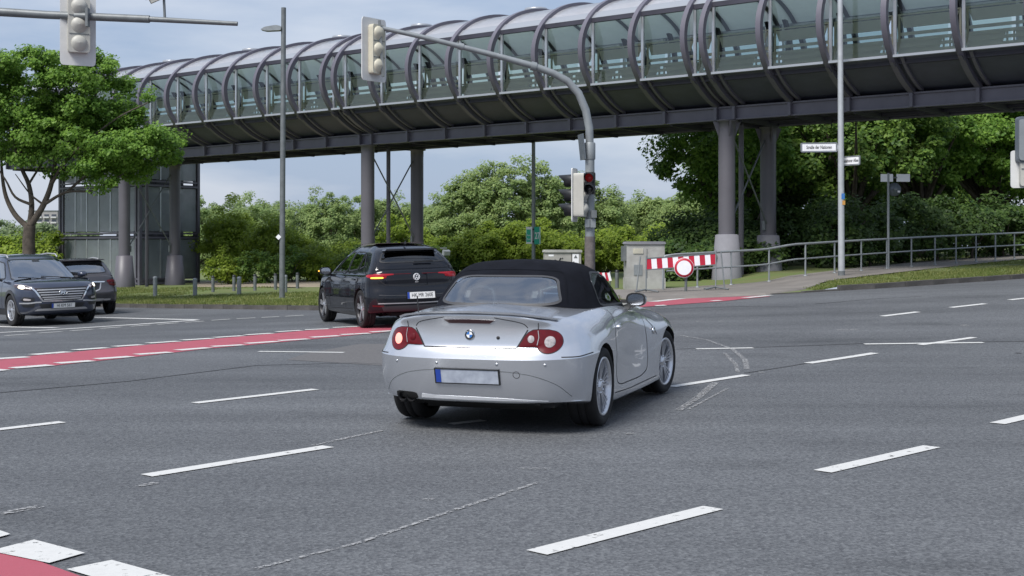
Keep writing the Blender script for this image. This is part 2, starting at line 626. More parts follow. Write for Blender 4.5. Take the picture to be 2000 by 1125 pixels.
# footway on the right, climbing beside the railing
mb = MB()
near = [G(*p) for p in [(1150, 592), (1265, 587.5), (1330, 582.5), (1400, 579), (1500, 575), (1560, 568), (1640, 556), (1760, 541), (1900, 525), (2060, 507)]]
far = [G(*p) for p in [(1150, 574), (1300, 567), (1380, 561), (1450, 557), (1520, 551), (1600, 541), (1700, 529), (1800, 519), (1900, 510), (2060, 495)]]
near = [Vector((p.x, p.y - (.22 if p.x < 7.5 else 0), p.z)) for p in near]
strip(mb, near, far, 0.03, 60, 0, 8, lift)
for p, q_ in zip(resample(near, 60)[:-1], resample(near, 60)[1:]):
    if p[0] < 7.6:
        mb.add([(p[0], p[1], TZ(*p) + lift(p[0]) + .03), (q_[0], q_[1], TZ(*q_) + lift(q_[0]) + .03), (q_[0], q_[1] - .12, TZ(*q_) - .01), (p[0], p[1] - .12, TZ(*p) - .01)], [(0, 1, 2, 3)], 0, True)
tag(mb.build('footway', M['paving']), kind='structure')
# sandy path behind the bollards on the left
mb = MB()
strip(mb, [G(*p) for p in [(383, 566), (500, 567), (640, 567), (900, 566)]], [G(*p) for p in [(383, 553), (500, 553), (640, 553), (900, 553)]], 0.02, 30, 0, 4, lift)
tag(mb.build('sandy_path', M['sand']), kind='structure')

ROADZ = 0.006
marks = link('road_marking', None)
tag(marks, kind='structure')
def quadmark(a, b, w, name='painted_line', m='white_paint', dz=None):
    """painted bar on the road from ground point a to b, w metres wide"""
    a, b = Vector(a), Vector(b)
    t = (b - a); t.z = 0; t.normalize()
    s = Vector((-t.y, t.x, 0)) * w / 2
    n = max(2, int((b - a).length / 0.5) + 1)
    mb = MB()
    strip(mb, [a + s, b + s], [a - s, b - s], ROADZ if dz is None else dz, n, 0, 2)
    return mb.build(name, M[m], marks)
def line(p, q, w=0.12, **k):
    return quadmark(G(*p), G(*q), w, **k)

for p, q, w in [((380, 788), (616, 761), .12), ((-40, 844), (122, 825), .12), ((286, 930), (641, 873), .13), ((505, 687), (672, 689), .12),
                ((1048, 1081), (1393, 993), .135), ((1606, 922), (1820, 873), .135), ((1948, 828), (2090, 795), .135), ((1312, 756), (1458, 733), .12),
                ((1578, 710), (1709, 690), .13), ((1360, 682), (1471, 680), .12), ((1688, 672.5), (1921, 669.5), .12), ((1797, 674), (1902, 659.5), .12),
                ((1723, 618), (1793, 609.5), .14), ((1857, 601), (1924, 593.5), .14), ((1972, 586), (2040, 579), .14), ((880, 829), (945, 822), .10),
                ((-60, 653), (385, 625.5), .26), ((-40, 637), (110, 640.5), .20), ((165, 619.5), (385, 625), .2),
                ((10, 656), (57, 653), .13), ((75, 651), (120, 648), .13), ((138, 646.5), (181, 643.5), .13), ((196, 642), (237, 639), .13), ((255, 637.8), (293, 635), .13),
                ((308, 634), (348, 631), .13), ((362, 630), (398, 627.6), .13), ((413, 626), (450, 623.5), .13), ((462, 622.8), (499, 621), .13), ((511, 620.5), (545, 618.6), .13), ((557, 618), (593, 616), .13)]:
    line(p, q, w)
for p, q, w in [((610, 871), (745, 842), .045), ((500, 1112), (700, 1062), .028), ((700, 1062), (880, 1000), .03), ((880, 1000), (1052, 943), .035), ((0, 1005), (80, 990), .08), ((270, 951), (305, 944), .06),
                ((1635, 645), (1677, 644), .08), ((1875, 636.5), (1890, 635.5), .12), ((1222, 848), (1238, 847), .05), ((830, 978), (845, 975), .05), ((1015, 916), (1075, 916), .03),
                ((1325, 655), (1380, 664), .05), ((1380, 664), (1430, 682), .05), ((1430, 682), (1455, 703), .06), ((1455, 703), (1459, 722), .07), ((1415, 690), (1437, 712), .05), ((1437, 712), (1441, 728), .05),
                ((1325, 802), (1362, 778), .07), ((1362, 778), (1397, 748), .08), ((1345, 800), (1420, 760), .03), ((1482, 728), (1493, 728), .1),
                ((1360, 628.5), (1376, 628), .12), ((1403, 628), (1413, 627.7), .14), ((1455, 626), (1480, 625), .08)]:
    line(p, q, w, name='worn_line', m='faint_paint')
for pl in [[(-20, 769), (250, 745), (500, 714)], [(1320, 682), (1500, 678), (1690, 671)], [(1455, 729), (1520, 719), (1580, 709)], [(1900, 668), (2020, 667)],
           [(780, 713), (690, 709), (500, 714)], [(1280, 604), (1440, 599), (1560, 600)], [(1590, 594), (1720, 583), (1800, 579)]]:
    for p, q in zip(pl[:-1], pl[1:]):
        line(p, q, .035, name='tar_seam', m='tar', dz=0.004)
line((1985, 690), (1994, 690), .10, name='tar_seam', m='tar', dz=0.004)
for near, far in [([(560, 703), (780, 716), (800, 712)], [(600, 690), (700, 672), (800, 672)])]:
    mb = MB()
    strip_px(mb, near, far, 0.003, 14, 0, 6)
    mb.build('asphalt_patch', M['patch'], marks)

# red cycle crossing with its white block borders (left arm, right arm and the near corner)
def z6(p):
    return (p[0] / 2.5, 560 + p[1] / 2.5)
TOP = [((-330, 383), (-140, 365)), ((-600, 408), (-400, 390)), ((-60, 357), (135, 345)), ((160, 334), (335, 320)), ((365, 311), (520, 300)), ((557, 294), (690, 285)), ((720, 278), (872, 268)), ((890, 263), (1035, 254)), ((1045, 250), (1185, 241)), ((1200, 237), (1330, 229)),
       ((1350, 222), (1470, 215)), ((1490, 212), (1605, 207)), ((1625, 201), (1745, 196)), ((1762, 192), (1880, 187))]
BOT = [((-330, 435), (-140, 420)), ((-600, 456), (-400, 441)), ((-60, 415), (25, 407)), ((60, 400), (247, 385)), ((278, 376), (450, 364)), ((470, 355), (642, 343)), ((665, 333), (832, 322)), ((865, 312), (1020, 300)), ((1035, 294), (1188, 286)), ((1203, 279), (1355, 269)),
       ((1360, 265), (1505, 257)), ((1520, 249), (1655, 241)), ((1665, 236), (1805, 229)), ((1810, 223), (1915, 217))]
mb = MB()
strip_px(mb, [z6(p) for p in ((-900, 478), (-60, 412), (247, 388), (642, 346), (1020, 303), (1505, 259), (1920, 218), (2150, 195))], [z6(p) for p in ((-900, 441), (-60, 360), (335, 322), (690, 287), (1035, 256), (1470, 217), (1880, 187), (2150, 169))], 0.005, 90, 0, 4)
mb.build('red_cycle_lane', M['red_lane'], marks)
for p, q in TOP + BOT:
    line(z6(p), z6(q), .22, name='lane_border_block', dz=0.009)
mb = MB()
strip_px(mb, [(1225, 602), (1300, 597), (1410, 589), (1503, 579.5)], [(1225, 592), (1290, 588.5), (1345, 583.5), (1503, 577.5)], 0.008, 30, 0, 4)
mb.build('red_cycle_lane', M['red_lane'], marks)
for p, q, w in [((1275, 590), (1330, 584), .28), ((1455, 582.5), (1503, 577.8), .26), ((1390, 588.5), (1408, 587.5), .26), ((1280, 598), (1300, 597), .26)]:
    line(p, q, w, name='lane_border_block', dz=0.012)
def polymark(px, name, m, dz):
    c = [G(*p) for p in px]
    mb = MB()
    mb.add([(p.x, p.y, TZ(p.x, p.y) + dz) for p in c], [tuple(range(len(c)))])
    return mb.build(name, M[m], marks)
polymark([(-60, 1066), (0, 1079), (60, 1092), (160, 1128), (190, 1145), (-60, 1160)], 'red_cycle_lane', 'red_lane', 0.005)
polymark([(-20, 1079), (67, 1057), (166, 1083), (96, 1103)], 'lane_border_block', 'white_paint', 0.009)
polymark([(130, 1115), (218, 1097), (345, 1132), (255, 1152)], 'lane_border_block', 'white_paint', 0.009)
polymark([(-60, 1040), (0, 1039), (21, 1046), (-30, 1060)], 'lane_border_block', 'white_paint', 0.009)
# ------------------------------------------------------------------ the tubular footbridge
BU = Vector((0.790, -0.613, 0))               # along the bridge, to the right and nearer
BN = Vector((-0.613, -0.790, 0))              # across it, towards the camera
BAY = 1.9
BA, BB, BZ = 3.65, 2.14, 7.95                  # half width, half height and centre height of the ribs
B0 = Vector(((272 - 1000) / FPX * 56, 56, 0)) - BN * BA
GIR = 1.45
SILL, EAVE = 6.82, 8.98
ZG0, ZG1 = 5.56, 5.95                         # edge girder bottom and top
bridge = thing('covered_footbridge', 'grey tubular glazed footbridge with round steel ribs spanning the road', 'bridge', B0)
brot = Matrix((BU, -BN, Vector((0, 0, 1)))).transposed()     # local x along, y away from the camera, z up
bridge.rotation_euler = brot.to_euler()
gap = 0.34
ribs_t, bays = [], []
t = -8.0 - 0.0
# double ribs stand over the piers: positions in bays
singles = {}
cur = -8.4
seq = []
pier_t = [-2.2, 6.17, 14.53, 22.9]
for a, b in zip(pier_t[:-1], pier_t[1:]):
    seq.append(a - gap / 2); seq.append(a + gap / 2)
    for k in range(1, 8):
        seq.append(a + gap / 2 + (b - a - gap) * k / 8)
seq.append(pier_t[-1] - gap / 2); seq.append(pier_t[-1] + gap / 2)
for k in range(1, 6):
    seq.append(pier_t[0] - gap / 2 - (8.36 - gap) / 8 * k)
seq.sort()
ribx = [s * BAY for s in seq]
def ell(a, rx, rz):
    return (rx * math.cos(a), rz * math.sin(a))
a_gir = -math.acos(GIR / BA)                  # where the rib meets the girder (angle below horizontal)
NA = 64
def rib_arc(rx, rz, a0, a1, n):
    return [ell(a0 + (a1 - a0) * i / (n - 1), rx, rz) for i in range(n)]
# rib: flat steel ring from girder to girder over the roof
mb = MB()
inner = rib_arc(BA - 0.11, BB - 0.11, a_gir, math.pi - a_gir, NA)
outer = rib_arc(BA + 0.07, BB + 0.07, a_gir, math.pi - a_gir, NA)
hw = 0.08
vs, fs = [], []
for (yi, zi), (yo, zo) in zip(inner, outer):
    vs += [(-hw, -yi, zi + BZ), (hw, -yi, zi + BZ), (hw, -yo, zo + BZ), (-hw, -yo, zo + BZ)]
for i in range(NA - 1):
    for k in range(4):
        fs.append((i * 4 + k, i * 4 + (k + 1) % 4, (i + 1) * 4 + (k + 1) % 4, (i + 1) * 4 + k))
mb.add(vs, fs, 0, False)
rib_me = mark_sharp(mb.mesh('rib', M['steel']), 40)
YG, YF = 3.08, 1.75                           # near and far glass walls
# dark inner rib of the far wall, seen through the panes
mb = MB()
vs, fs = [], []
for i in range(30):
    z_ = -1.16 + 2.3 * i / 29
    y_ = YF - .30 + .46 * (1 - (z_ / 1.16) ** 2)
    vs += [(-0.06, y_, z_ + BZ - .02), (0.06, y_, z_ + BZ - .02), (0.06, y_ - .20, z_ + BZ - .02), (-0.06, y_ - .20, z_ + BZ - .02)]
for i in range(29):
    for k in range(4):
        fs.append((i * 4 + k, i * 4 + (k + 1) % 4, (i + 1) * 4 + (k + 1) % 4, (i + 1) * 4 + k))
mb.add(vs, fs)
lin_me = mark_sharp(mb.mesh('inner_rib', M['black']), 40)
stub_me = MB().box((0, -GIR - 0.09, (ZG0 + ZG1) / 2), (0.10, 0.20, ZG1 - ZG0 + 0.02)).mesh('girder_stub', M['steel'])
brk_me = MB().prism([(-BA * 0.86, -BB * 0.60), (-BA * 0.80, -BB * 0.66), (-BA * 0.76, -BB * 0.60)], 0.11, 'x', (0, 0, BZ)).mesh('rib_bracket', M['steel'])
post_me = MB().box((0, 0, (SILL + EAVE) / 2), (0.085, 0.085, EAVE - SILL)).mesh('window_post', M['silver'])
for x in ribx:
    link('rib', rib_me, bridge, (x, 0, 0))
    link('inner_rib', lin_me, bridge, (x + 0.32, 0, 0))
    link('girder_stub', stub_me, bridge, (x, 0, 0))
    link('rib_bracket', brk_me, bridge, (x, 0, 0))
    for s in (-1, 1):
        link('window_post', post_me, bridge, (x + 0.1, -YG if s < 0 else YF, 0))
a_eave = math.asin((EAVE - BZ) / BB)
a_sill = math.asin((SILL - BZ) / BB)
def skin(L, rx, rz, a0, a1, n, th):
    mb = MB()
    o = rib_arc(rx, rz, a0, a1, n)
    i_ = rib_arc(rx - th, rz - th, a0, a1, n)
    vs, fs = [], []
    for (yo, zo), (yi, zi) in zip(o, i_):
        vs += [(0, -yo, zo + BZ), (L, -yo, zo + BZ), (L, -yi, zi + BZ), (0, -yi, zi + BZ)]
    for i in range(n - 1):
        for k in range(4):
            fs.append((i * 4 + k, i * 4 + (k + 1) % 4, (i + 1) * 4 + (k + 1) % 4, (i + 1) * 4 + k))
    fs += [(0, 1, 2, 3), tuple(4 * (n - 1) + q for q in (3, 2, 1, 0))]
    mb.add(vs, fs, 0, False)
    return mb
RX, RZ = BA - 0.04, BB - 0.04
cache = {}
def shared(key, f):
    if key not in cache:
        cache[key] = f()
    return cache[key]
for i in range(len(ribx) - 1):
    x0, x1 = ribx[i] + hw, ribx[i + 1] - hw
    L = round(x1 - x0, 3)
    LF = round(L + 2 * hw, 3)
    xm = (x0 + x1) / 2
    link('roof_panel', shared(('roof', L), lambda: skin(L, RX - 0.02, RZ, a_eave + 0.16, math.pi - a_eave - 0.16, 22, 0.05).mesh('roof_panel', M['roof_metal'])), bridge, (x0, 0, 0))
    for s, (a0, a1) in ((1, (a_eave + 0.02, a_eave + 0.155)), (-1, (math.pi - a_eave - 0.155, math.pi - a_eave - 0.02))):
        link('eave_band', shared(('eave', L, s), lambda: skin(L, RX + 0.02, RZ + 0.02, a0, a1, 4, 0.07).mesh('eave_band', M['white_trim'])), bridge, (x0, 0, 0))
        link('lower_panel', shared(('low', L, s), lambda: skin(LF, RX - 0.12, RZ - 0.05, *((a_gir - .10, a_sill - 0.03) if s == 1 else (math.pi - a_sill + 0.03, math.pi - a_gir + .10)), 12, 0.04).mesh('lower_panel', M['belly'])), bridge, (x0 - hw, 0, 0))
        g = M['bridge_glass'] if s == 1 else M['bridge_glass_far']
        if L > 0.4:
            link('pane', shared(('pane', L, s), lambda: MB().add([(0, 0, SILL + .06), (L, 0, SILL + .06), (L, 0, EAVE - .12), (0, 0, EAVE - .12)], [(0, 1, 2, 3)]).mesh('pane', g)), bridge, (x0, -YG if s == 1 else YF, 0))
        link('head_rail', shared(('head', L, s), lambda: MB().box((L / 2, 0, EAVE - 0.05), (L, 0.12, 0.14 if s == 1 else .07)).mesh('head_rail', M['dark_panel'] if s == 1 else M['silver'])), bridge, (x0, -YG if s == 1 else YF, 0))
        link('sill', shared(('sill', L), lambda: MB().box((L / 2, 0, SILL), (L, 0.16, 0.07)).mesh('sill', M['white_trim'])), bridge, (x0, -YG - .06 if s == 1 else YF + .06, 0))
        link('girder', shared(('gir', L), lambda: MB().box((L / 2, 0, (ZG0 + ZG1) / 2), (LF - .002, 0.05, ZG1 - ZG0 - .04)).box((L / 2, 0, ZG1), (LF - .002, .22, .05)).box((L / 2, 0, ZG0), (LF - .002, .2, .045)).mesh('girder', M['steel'])), bridge, (x0, -s * GIR, 0))
    # edge strips framing each dark panel along its ribs (the second, lighter arc beside every rib)
    link('panel_edge', shared('pe', lambda: skin(0.09, RX - 0.02, RZ + .03, a_gir, a_sill - 0.03, 12, 0.10).mesh('panel_edge', M['steel'])), bridge, (x0 + 0.13, 0, 0))
    # handrail screen inside, on the far side
    if L > 0.4:
        def screen():
            m_ = MB()
            zf = SILL + 0.02
            m_.prism([(0.16, zf + 0.80), (L - 0.16, zf + 0.80), (L - 0.05, zf + 1.12), (0.05, zf + 1.12)], 0.03, 'y')
            for zz in (0.12, 0.29, 0.46, 0.63):
                m_.box((L / 2, 0, zf + zz), (L, 0.03, 0.09))
            m_.box((L / 2, -0.03, zf + 1.17), (L, 0.06, 0.04))
            for xx in (0.02, L - 0.02):
                m_.box((xx, 0, zf + .6), (.05, .05, 1.15))
            return m_.mesh('handrail_screen', M['cream'])
        link('handrail_screen', shared(('screen', L), screen), bridge, (x0, YF - 0.35, 0))
        link('handrail_screen', shared(('screen', L), screen), bridge, (x0, -YG + 0.3, 0))
    link('floor_plate', shared(('floor', L), lambda: MB().box((L / 2, -.55, SILL - 0.13), (L + 2 * hw, 4.55, 0.12)).mesh('floor_plate', M['dark_panel'])), bridge, (x0, 0, 0))
    link('soffit_plate', shared(('soff', L), lambda: MB().box((L / 2, 0, ZG0 + 0.14), (L + 2 * hw, 2 * GIR - .1, 0.05)).box((L / 2, -.7, ZG0 + .06), (L + 2 * hw, .09, .1)).box((L / 2, .7, ZG0 + .06), (L + 2 * hw, .09, .1)).box((0.0, 0, ZG0 + .02), (.09, 2 * GIR - .3, .18)).mesh('soffit_plate', M['dark_panel'])), bridge, (x0, 0, 0))
# ridge tube and roof vents
x_a, x_b = ribx[0], ribx[-1]
MB().tube([(x_a, 0, BZ + BB + 0.05), (x_b, 0, BZ + BB + 0.05)], 0.05, 8).build('ridge_tube', M['steel'], bridge)
vent_me = MB().lathe([(0.0, .36), (.42, .34), (.44, .30), (.44, .22), (.36, .20), (.36, 0)], 18).mesh('roof_vent', M['white_trim'])
for k in range(0, len(ribx) - 1, 3):
    if ribx[k + 1] - ribx[k] > 1:
        link('roof_vent', vent_me, bridge, ((ribx[k] + ribx[k + 1]) / 2, 0.3, BZ + BB - 0.05))
# piers: a near and a far column on concrete feet, bearings and cross braces
def bw(x, y, z=0):
    return B0 + BU * x - BN * y + Vector((0, 0, z))
pier_words = ['before the glass stair tower', 'behind the black hatchback', 'beside the barrier board', 'far right']
for k, pt in enumerate(pier_t[:3]):
    x = pt * BAY
    ground = [TZ(*bw(x, s * GIR).xy) + lift(bw(x, 0).x) for s in (-1, 1)]
    base = bw(x, 0, min(ground) - (0.05, 0.05, 0.2)[k])
    foot_h = 1.55
    pier = thing('bridge_pier', 'paired grey columns under the footbridge, ' + pier_words[k], 'bridge pier', base, 0, 'piers of the footbridge')
    pier.rotation_euler = bridge.rotation_euler
    zt = ZG0 - base.z
    for s in (-1, 1):
        MB().lathe([(0.265, foot_h), (0.265, zt - 0.30)], 24, c=(0, s * GIR, 0)).build('column', M['steel_col'], pier)
        c = MB().lathe([(0.0, zt - 0.015), (0.36, zt - 0.015), (0.36, zt - 0.06), (0.27, zt - 0.08), (0.27, zt - .32)], 24, c=(0, s * GIR, 0))
        for an in range(4 if k == 2 else 0):
            q = Matrix.Rotation(R(45 + 90 * an), 3, 'Z')
            c.prism([(.26, zt - .06), (.46, zt - .06), (.27, zt - .55)], .03, 'y', (0, s * GIR, 0), q)
        c.build('column_head', M['steel_col'], pier)
        MB().lathe([(0.0, -.1), (.50, -.1), (.50, 0), (0.37, foot_h - 0.02), (0.30, foot_h), (0, foot_h)], 20, c=(0, s * GIR, 0)).build('concrete_foot', M['concrete'] if k else M['steel_col'], pier)
        MB().lathe([(0.255, foot_h - .01), (0.255, foot_h + .06)], 24, c=(0, s * GIR, 0)).build('foot_joint', M['black'], pier)
    MB().tube([(-0.25, 0, 0), (-0.25, 0, zt)], 0.085, 12).build('drain_pipe', M['steel_col'], pier)
    MB().tube([(0, -GIR + .2, foot_h + .35), (0, GIR - .25, zt - .5)], 0.028, 8).build('cross_brace', M['galv_dark'], pier)
    MB().tube([(0.06, GIR - .2, foot_h + .35), (0.06, -GIR + .25, zt - .5)], 0.028, 8).build('cross_brace', M['galv_dark'], pier)
    for s in (-1, 1):
        MB().box((0, s * (GIR - .28), foot_h + .32), (.10, .16, .3)).build('brace_bracket', M['galv_dark'], pier)

# ------------------------------------------------------------------ glass stair tower at the left end
tc_ = P(273, 500, 64.0)
tz0 = TZ(tc_.x, tc_.y) + 0.08
tower = thing('stair_tower', 'glazed steel stair tower under the left end of the footbridge', 'tower', (tc_.x, tc_.y, tz0))
tower.rotation_euler = bridge.rotation_euler      # local x to the right-near, y away
TL, TW, TH = 6.9, 3.6, 7.2
lv = [0.0, 2.42, 5.05, 7.2]
for (x, y) in [(0, 0), (-TL, 0), (0, TW), (-TL, TW)]:
    MB().box((x, y, TH / 2), (.16, .16, TH)).build('corner_post', M['steel'], tower)
    MB().box((x - .27 if x == 0 else x + .27, y, TH / 2), (.12, .14, TH)).build('corner_post', M['steel'], tower)
for z in lv:
    zz = max(z, .12)
    MB().box((-TL / 2, -0.02, zz), (TL - .16, .14, .10)).box((-TL / 2, -0.02, zz + .22), (TL - .16, .10, .08)).build('ring_beam', M['steel'], tower)
    MB().box((0.02, TW / 2, zz), (.14, TW - .16, .10)).box((0.02, TW / 2, zz + .22), (.10, TW - .16, .08)).build('ring_beam', M['steel'], tower)
    MB().box((-TL / 2, TW, zz), (TL - .16, .14, .16)).build('ring_beam', M['steel'], tower)
    MB().box((-TL, TW / 2, zz), (.14, TW - .16, .16)).build('ring_beam', M['steel'], tower)
for k in range(3):
    z0, z1 = lv[k] + .30, lv[k + 1] - .06
    nx = 6
    for i in range(nx):
        x1 = -.36 - (TL - .72) / nx * i
        x0 = x1 - (TL - .72) / nx
        MB().box(((x0 + x1) / 2, 0, (z0 + z1) / 2), (x1 - x0 - .05, .02, z1 - z0 - .05)).build('pane', M['tower_glass'], tower)
        MB().box(((x0 + x1) / 2, TW - .0, (z0 + z1) / 2), (x1 - x0 - .05, .02, z1 - z0 - .05)).build('pane', M['tower_glass'], tower)
        if i:
            MB().box((x1, 0, (z0 + z1) / 2), (.07, .07, z1 - z0)).build('mullion', M['silver'], tower)
    for i in range(3):
        y0 = .12 + (TW - .24) / 3 * i
        y1 = y0 + (TW - .24) / 3
        MB().box((0, (y0 + y1) / 2, (z0 + z1) / 2), (.02, y1 - y0 - .05, z1 - z0 - .05)).build('pane', M['tower_glass'], tower)
        MB().box((-TL, (y0 + y1) / 2, (z0 + z1) / 2), (.02, y1 - y0 - .05, z1 - z0 - .05)).build('pane', M['tower_glass'], tower)
        if i:
            MB().box((0, y0, (z0 + z1) / 2), (.07, .055, z1 - z0)).build('mullion', M['silver'], tower)
    # stair flights and landing inside
    m_ = MB()
    for q in range(12):
        m_.box((-5.6 + q * .36, 1.0 if k % 2 else 2.6, lv[k] + .2 + q * .2), (.38, 1.2, .05))
    m_.build('stair_flight', M['concrete'], tower)
    MB().box((-TL / 2, TW / 2, lv[k] + (.05 if k else .1)), (TL - .3, TW - .3, .10)).build('landing', M['dark_panel'], tower)
    MB().box((-1.3, TW / 2 + .3, lv[k] + 1.2), (1.9, 1.7, 2.2)).build('lift_shaft', M['concrete'], tower)
MB().box((-TL / 2, TW / 2, TH + .08), (TL + .3, TW + .3, .16)).build('tower_roof', M['steel'], tower)
# ------------------------------------------------------------------ vehicles
def car_paint(name, c, metal=0.0, rough=0.3, flake=0.0):
    m = mat(name, c, rough, metal, coat=1.0, var=0.03, vscale=2)
    return m
M['paint_silver'] = car_paint('paint_silver', (0.60, 0.62, 0.66), 0.75, 0.26)
M['paint_black'] = car_paint('paint_black', (0.006, 0.007, 0.011), 0.0, 0.5)
M['paint_black'].node_tree.nodes['Principled BSDF'].inputs['Specular IOR Level'].default_value = 0.04
M['paint_black'].node_tree.nodes['Principled BSDF'].inputs['Coat Weight'].default_value = 1.0
M['paint_slate'] = car_paint('paint_slate', (0.034, 0.043, 0.072), 0.35, 0.33)
M['paint_grey'] = car_paint('paint_grey', (0.06, 0.056, 0.062), 0.35, 0.35)
M['cladding'] = mat('grey_cladding', (0.045, 0.046, 0.05), 0.55, var=0.1)
M['well'] = mat('wheel_well', (0.006, 0.006, 0.006), 0.9, var=0.2)
M['gap'] = mat('panel_gap', (0.015, 0.015, 0.017), 0.7, var=0.1)
M['fabric'] = mat('black_soft_top', (0.007, 0.008, 0.012), 0.95, var=0.25, vscale=6, bump=0.35, bscale=500, spec=0.12)
M['rubber'] = mat('tyre_rubber', (0.008, 0.008, 0.009), 0.85, var=0.25, vscale=8, bump=0.15, bscale=90)
M['alloy'] = mat('alloy', (0.62, 0.63, 0.66), 0.28, metal=0.8, var=0.06, vscale=20)
M['alloy_dark'] = mat('alloy_dark', (0.03, 0.03, 0.033), 0.35, metal=0.4, var=0.1)
M['chrome'] = mat('chrome', (0.78, 0.79, 0.8), 0.12, metal=1.0, var=0.02)
M['satin'] = mat('satin_silver', (0.5, 0.5, 0.51), 0.4, metal=0.6, var=0.05)
M['lens_red'] = mat('lens_red', (0.10, 0.0015, 0.005), 0.35, spec=0.25, coat=0.35, var=0.2, vscale=25)
M['lens_red_lit'] = mat('lens_red_lit', (0.9, 0.25, 0.2), 0.25, emit=(1.0, 0.34, 0.28), estr=0.75, var=0.1, vscale=40)
M['lens_red_glow'] = mat('lens_red_glow', (0.30, 0.006, 0.014), 0.3, spec=0.3, coat=0.5, emit=(1.0, 0.03, 0.06), estr=0.035, var=0.15, vscale=25)
M['lens_dark'] = mat('lens_dark', (0.03, 0.006, 0.008), 0.15, coat=1.0, var=0.2)
M['lens_clear'] = mat('lens_clear', (0.42, 0.38, 0.38), 0.15, coat=1.0, var=0.3, vscale=60)
M['lens_amber'] = mat('lens_amber_lit', (0.9, 0.45, 0.05), 0.3, emit=(1.0, 0.5, 0.06), estr=1.5, var=0.05)
M['lamp_lit'] = mat('headlamp_lit', (0.9, 0.85, 0.7), 0.3, emit=(1.0, 0.88, 0.66), estr=1.3, var=0.05)
M['car_glass'] = glass_mat('car_glass', (0.74, 0.82, 0.80), 0.08)
M['car_glass_dark'] = glass_mat('car_glass_dark', (0.05, 0.06, 0.065), 0.05)
M['car_glass_mid'] = glass_mat('car_glass_mid', (0.35, 0.40, 0.41), 0.32)
M['rear_screen'] = glass_mat('rear_screen', (0.55, 0.62, 0.62), 0.27, 0.04)
M['interior'] = mat('interior', (0.02, 0.021, 0.024), 0.8, var=0.2)
M['seat'] = mat('seat_cloth', (0.055, 0.058, 0.062), 0.8, var=0.1)
M['plate_white'] = mat('plate_white', (0.72, 0.72, 0.70), 0.4, var=0.04)
M['plate_soft'] = mat('plate_soft', (0.46, 0.50, 0.57), 0.5, c2=(0.30, 0.33, 0.40), vscale=13)
M['plate_blue'] = mat('plate_blue', (0.02, 0.06, 0.34), 0.4, var=0.04)
M['ink'] = mat('ink', (0.012, 0.012, 0.014), 0.6, var=0.05)
M['badge_blue'] = mat('badge_blue', (0.02, 0.14, 0.42), 0.25, coat=1.0, var=0.03)
M['badge_white'] = mat('badge_white', (0.75, 0.76, 0.78), 0.25, coat=1.0, var=0.03)

def loft_mesh(rows, nc, nr):
    """rows: R x M half-rings (y>=0, first and last column on the centre line) -> closed smooth shell"""
    A = np.array(rows, float)
    mir = A[:, -2:0:-1].copy()
    mir[:, :, 1] *= -1
    F = np.concatenate([A, mir], axis=1)                       # R x K x 3, ring closed
    F = catmull(np.transpose(F, (1, 0, 2)), nc, True)          # along the ring
    F = catmull(np.transpose(F, (1, 0, 2)), nr, False)         # from bottom to top
    Rn, K = F.shape[:2]
    vs = F.reshape(-1, 3)
    fs = [(i * K + j, i * K + (j + 1) % K, (i + 1) * K + (j + 1) % K, (i + 1) * K + j) for i in range(Rn - 1) for j in range(K)]
    bm = bmesh.new()
    bv = [bm.verts.new(v) for v in vs]
    for f in fs:
        bm.faces.new([bv[i] for i in f])
    bmesh.ops.remove_doubles(bm, verts=bm.verts, dist=0.00002)
    bmesh.ops.recalc_face_normals(bm, faces=bm.faces)
    for f in bm.faces:
        f.smooth = True
    return bm

def bm_mesh(bm, name, mats):
    me = bpy.data.meshes.new(name)
    bm.to_mesh(me)
    for m_ in mats:
        me.materials.append(m_)
    return me

def cut_arches(me, axles, name):
    """axles: list of (x, z, radius, y_in, y_out) cylinders cut out on both sides"""
    cut = MB()
    for x, z, r, y0, y1 in axles:
        for s in (-1, 1):
            prof = [(0, s * y0), (r, s * y0), (r, s * y1), (0, s * y1)]
            n = 56
            vs, fs = [(x, s * y0, z), (x, s * y1, z)], []
            for q in (y0, y1):
                for j in range(n):
                    a = 2 * math.pi * j / n
                    vs.append((x + r * math.cos(a), s * q, z + r * math.sin(a)))
            for j in range(n):
                k = (j + 1) % n
                fs += [(2 + j, 2 + k, 2 + n + k, 2 + n + j), (0, 2 + k, 2 + j), (1, 2 + n + j, 2 + n + k)]
            cut.add(vs, fs, 1)
    cme = cut.mesh('cutter', list(me.materials))
    a = bpy.data.objects.new('tmp_a', me); col.objects.link(a)
    b = bpy.data.objects.new('tmp_b', cme); col.objects.link(b)
    mod = a.modifiers.new('cut', 'BOOLEAN')
    mod.operation = 'DIFFERENCE'
    mod.solver = 'MANIFOLD'
    mod.object = b
    dg = bpy.context.evaluated_depsgraph_get()
    out = bpy.data.meshes.new_from_object(a.evaluated_get(dg))
    bpy.data.objects.remove(a); bpy.data.objects.remove(b)
    out.name = name
    return mark_sharp(out, 27)

def bvh_of(*meshes):
    vs, fs = [], []
    for me in meshes:
        o = len(vs)
        vs += [v.co.copy() for v in me.vertices]
        fs += [tuple(i + o for i in p.vertices) for p in me.polygons]
    return BVHTree.FromPolygons(vs, fs)

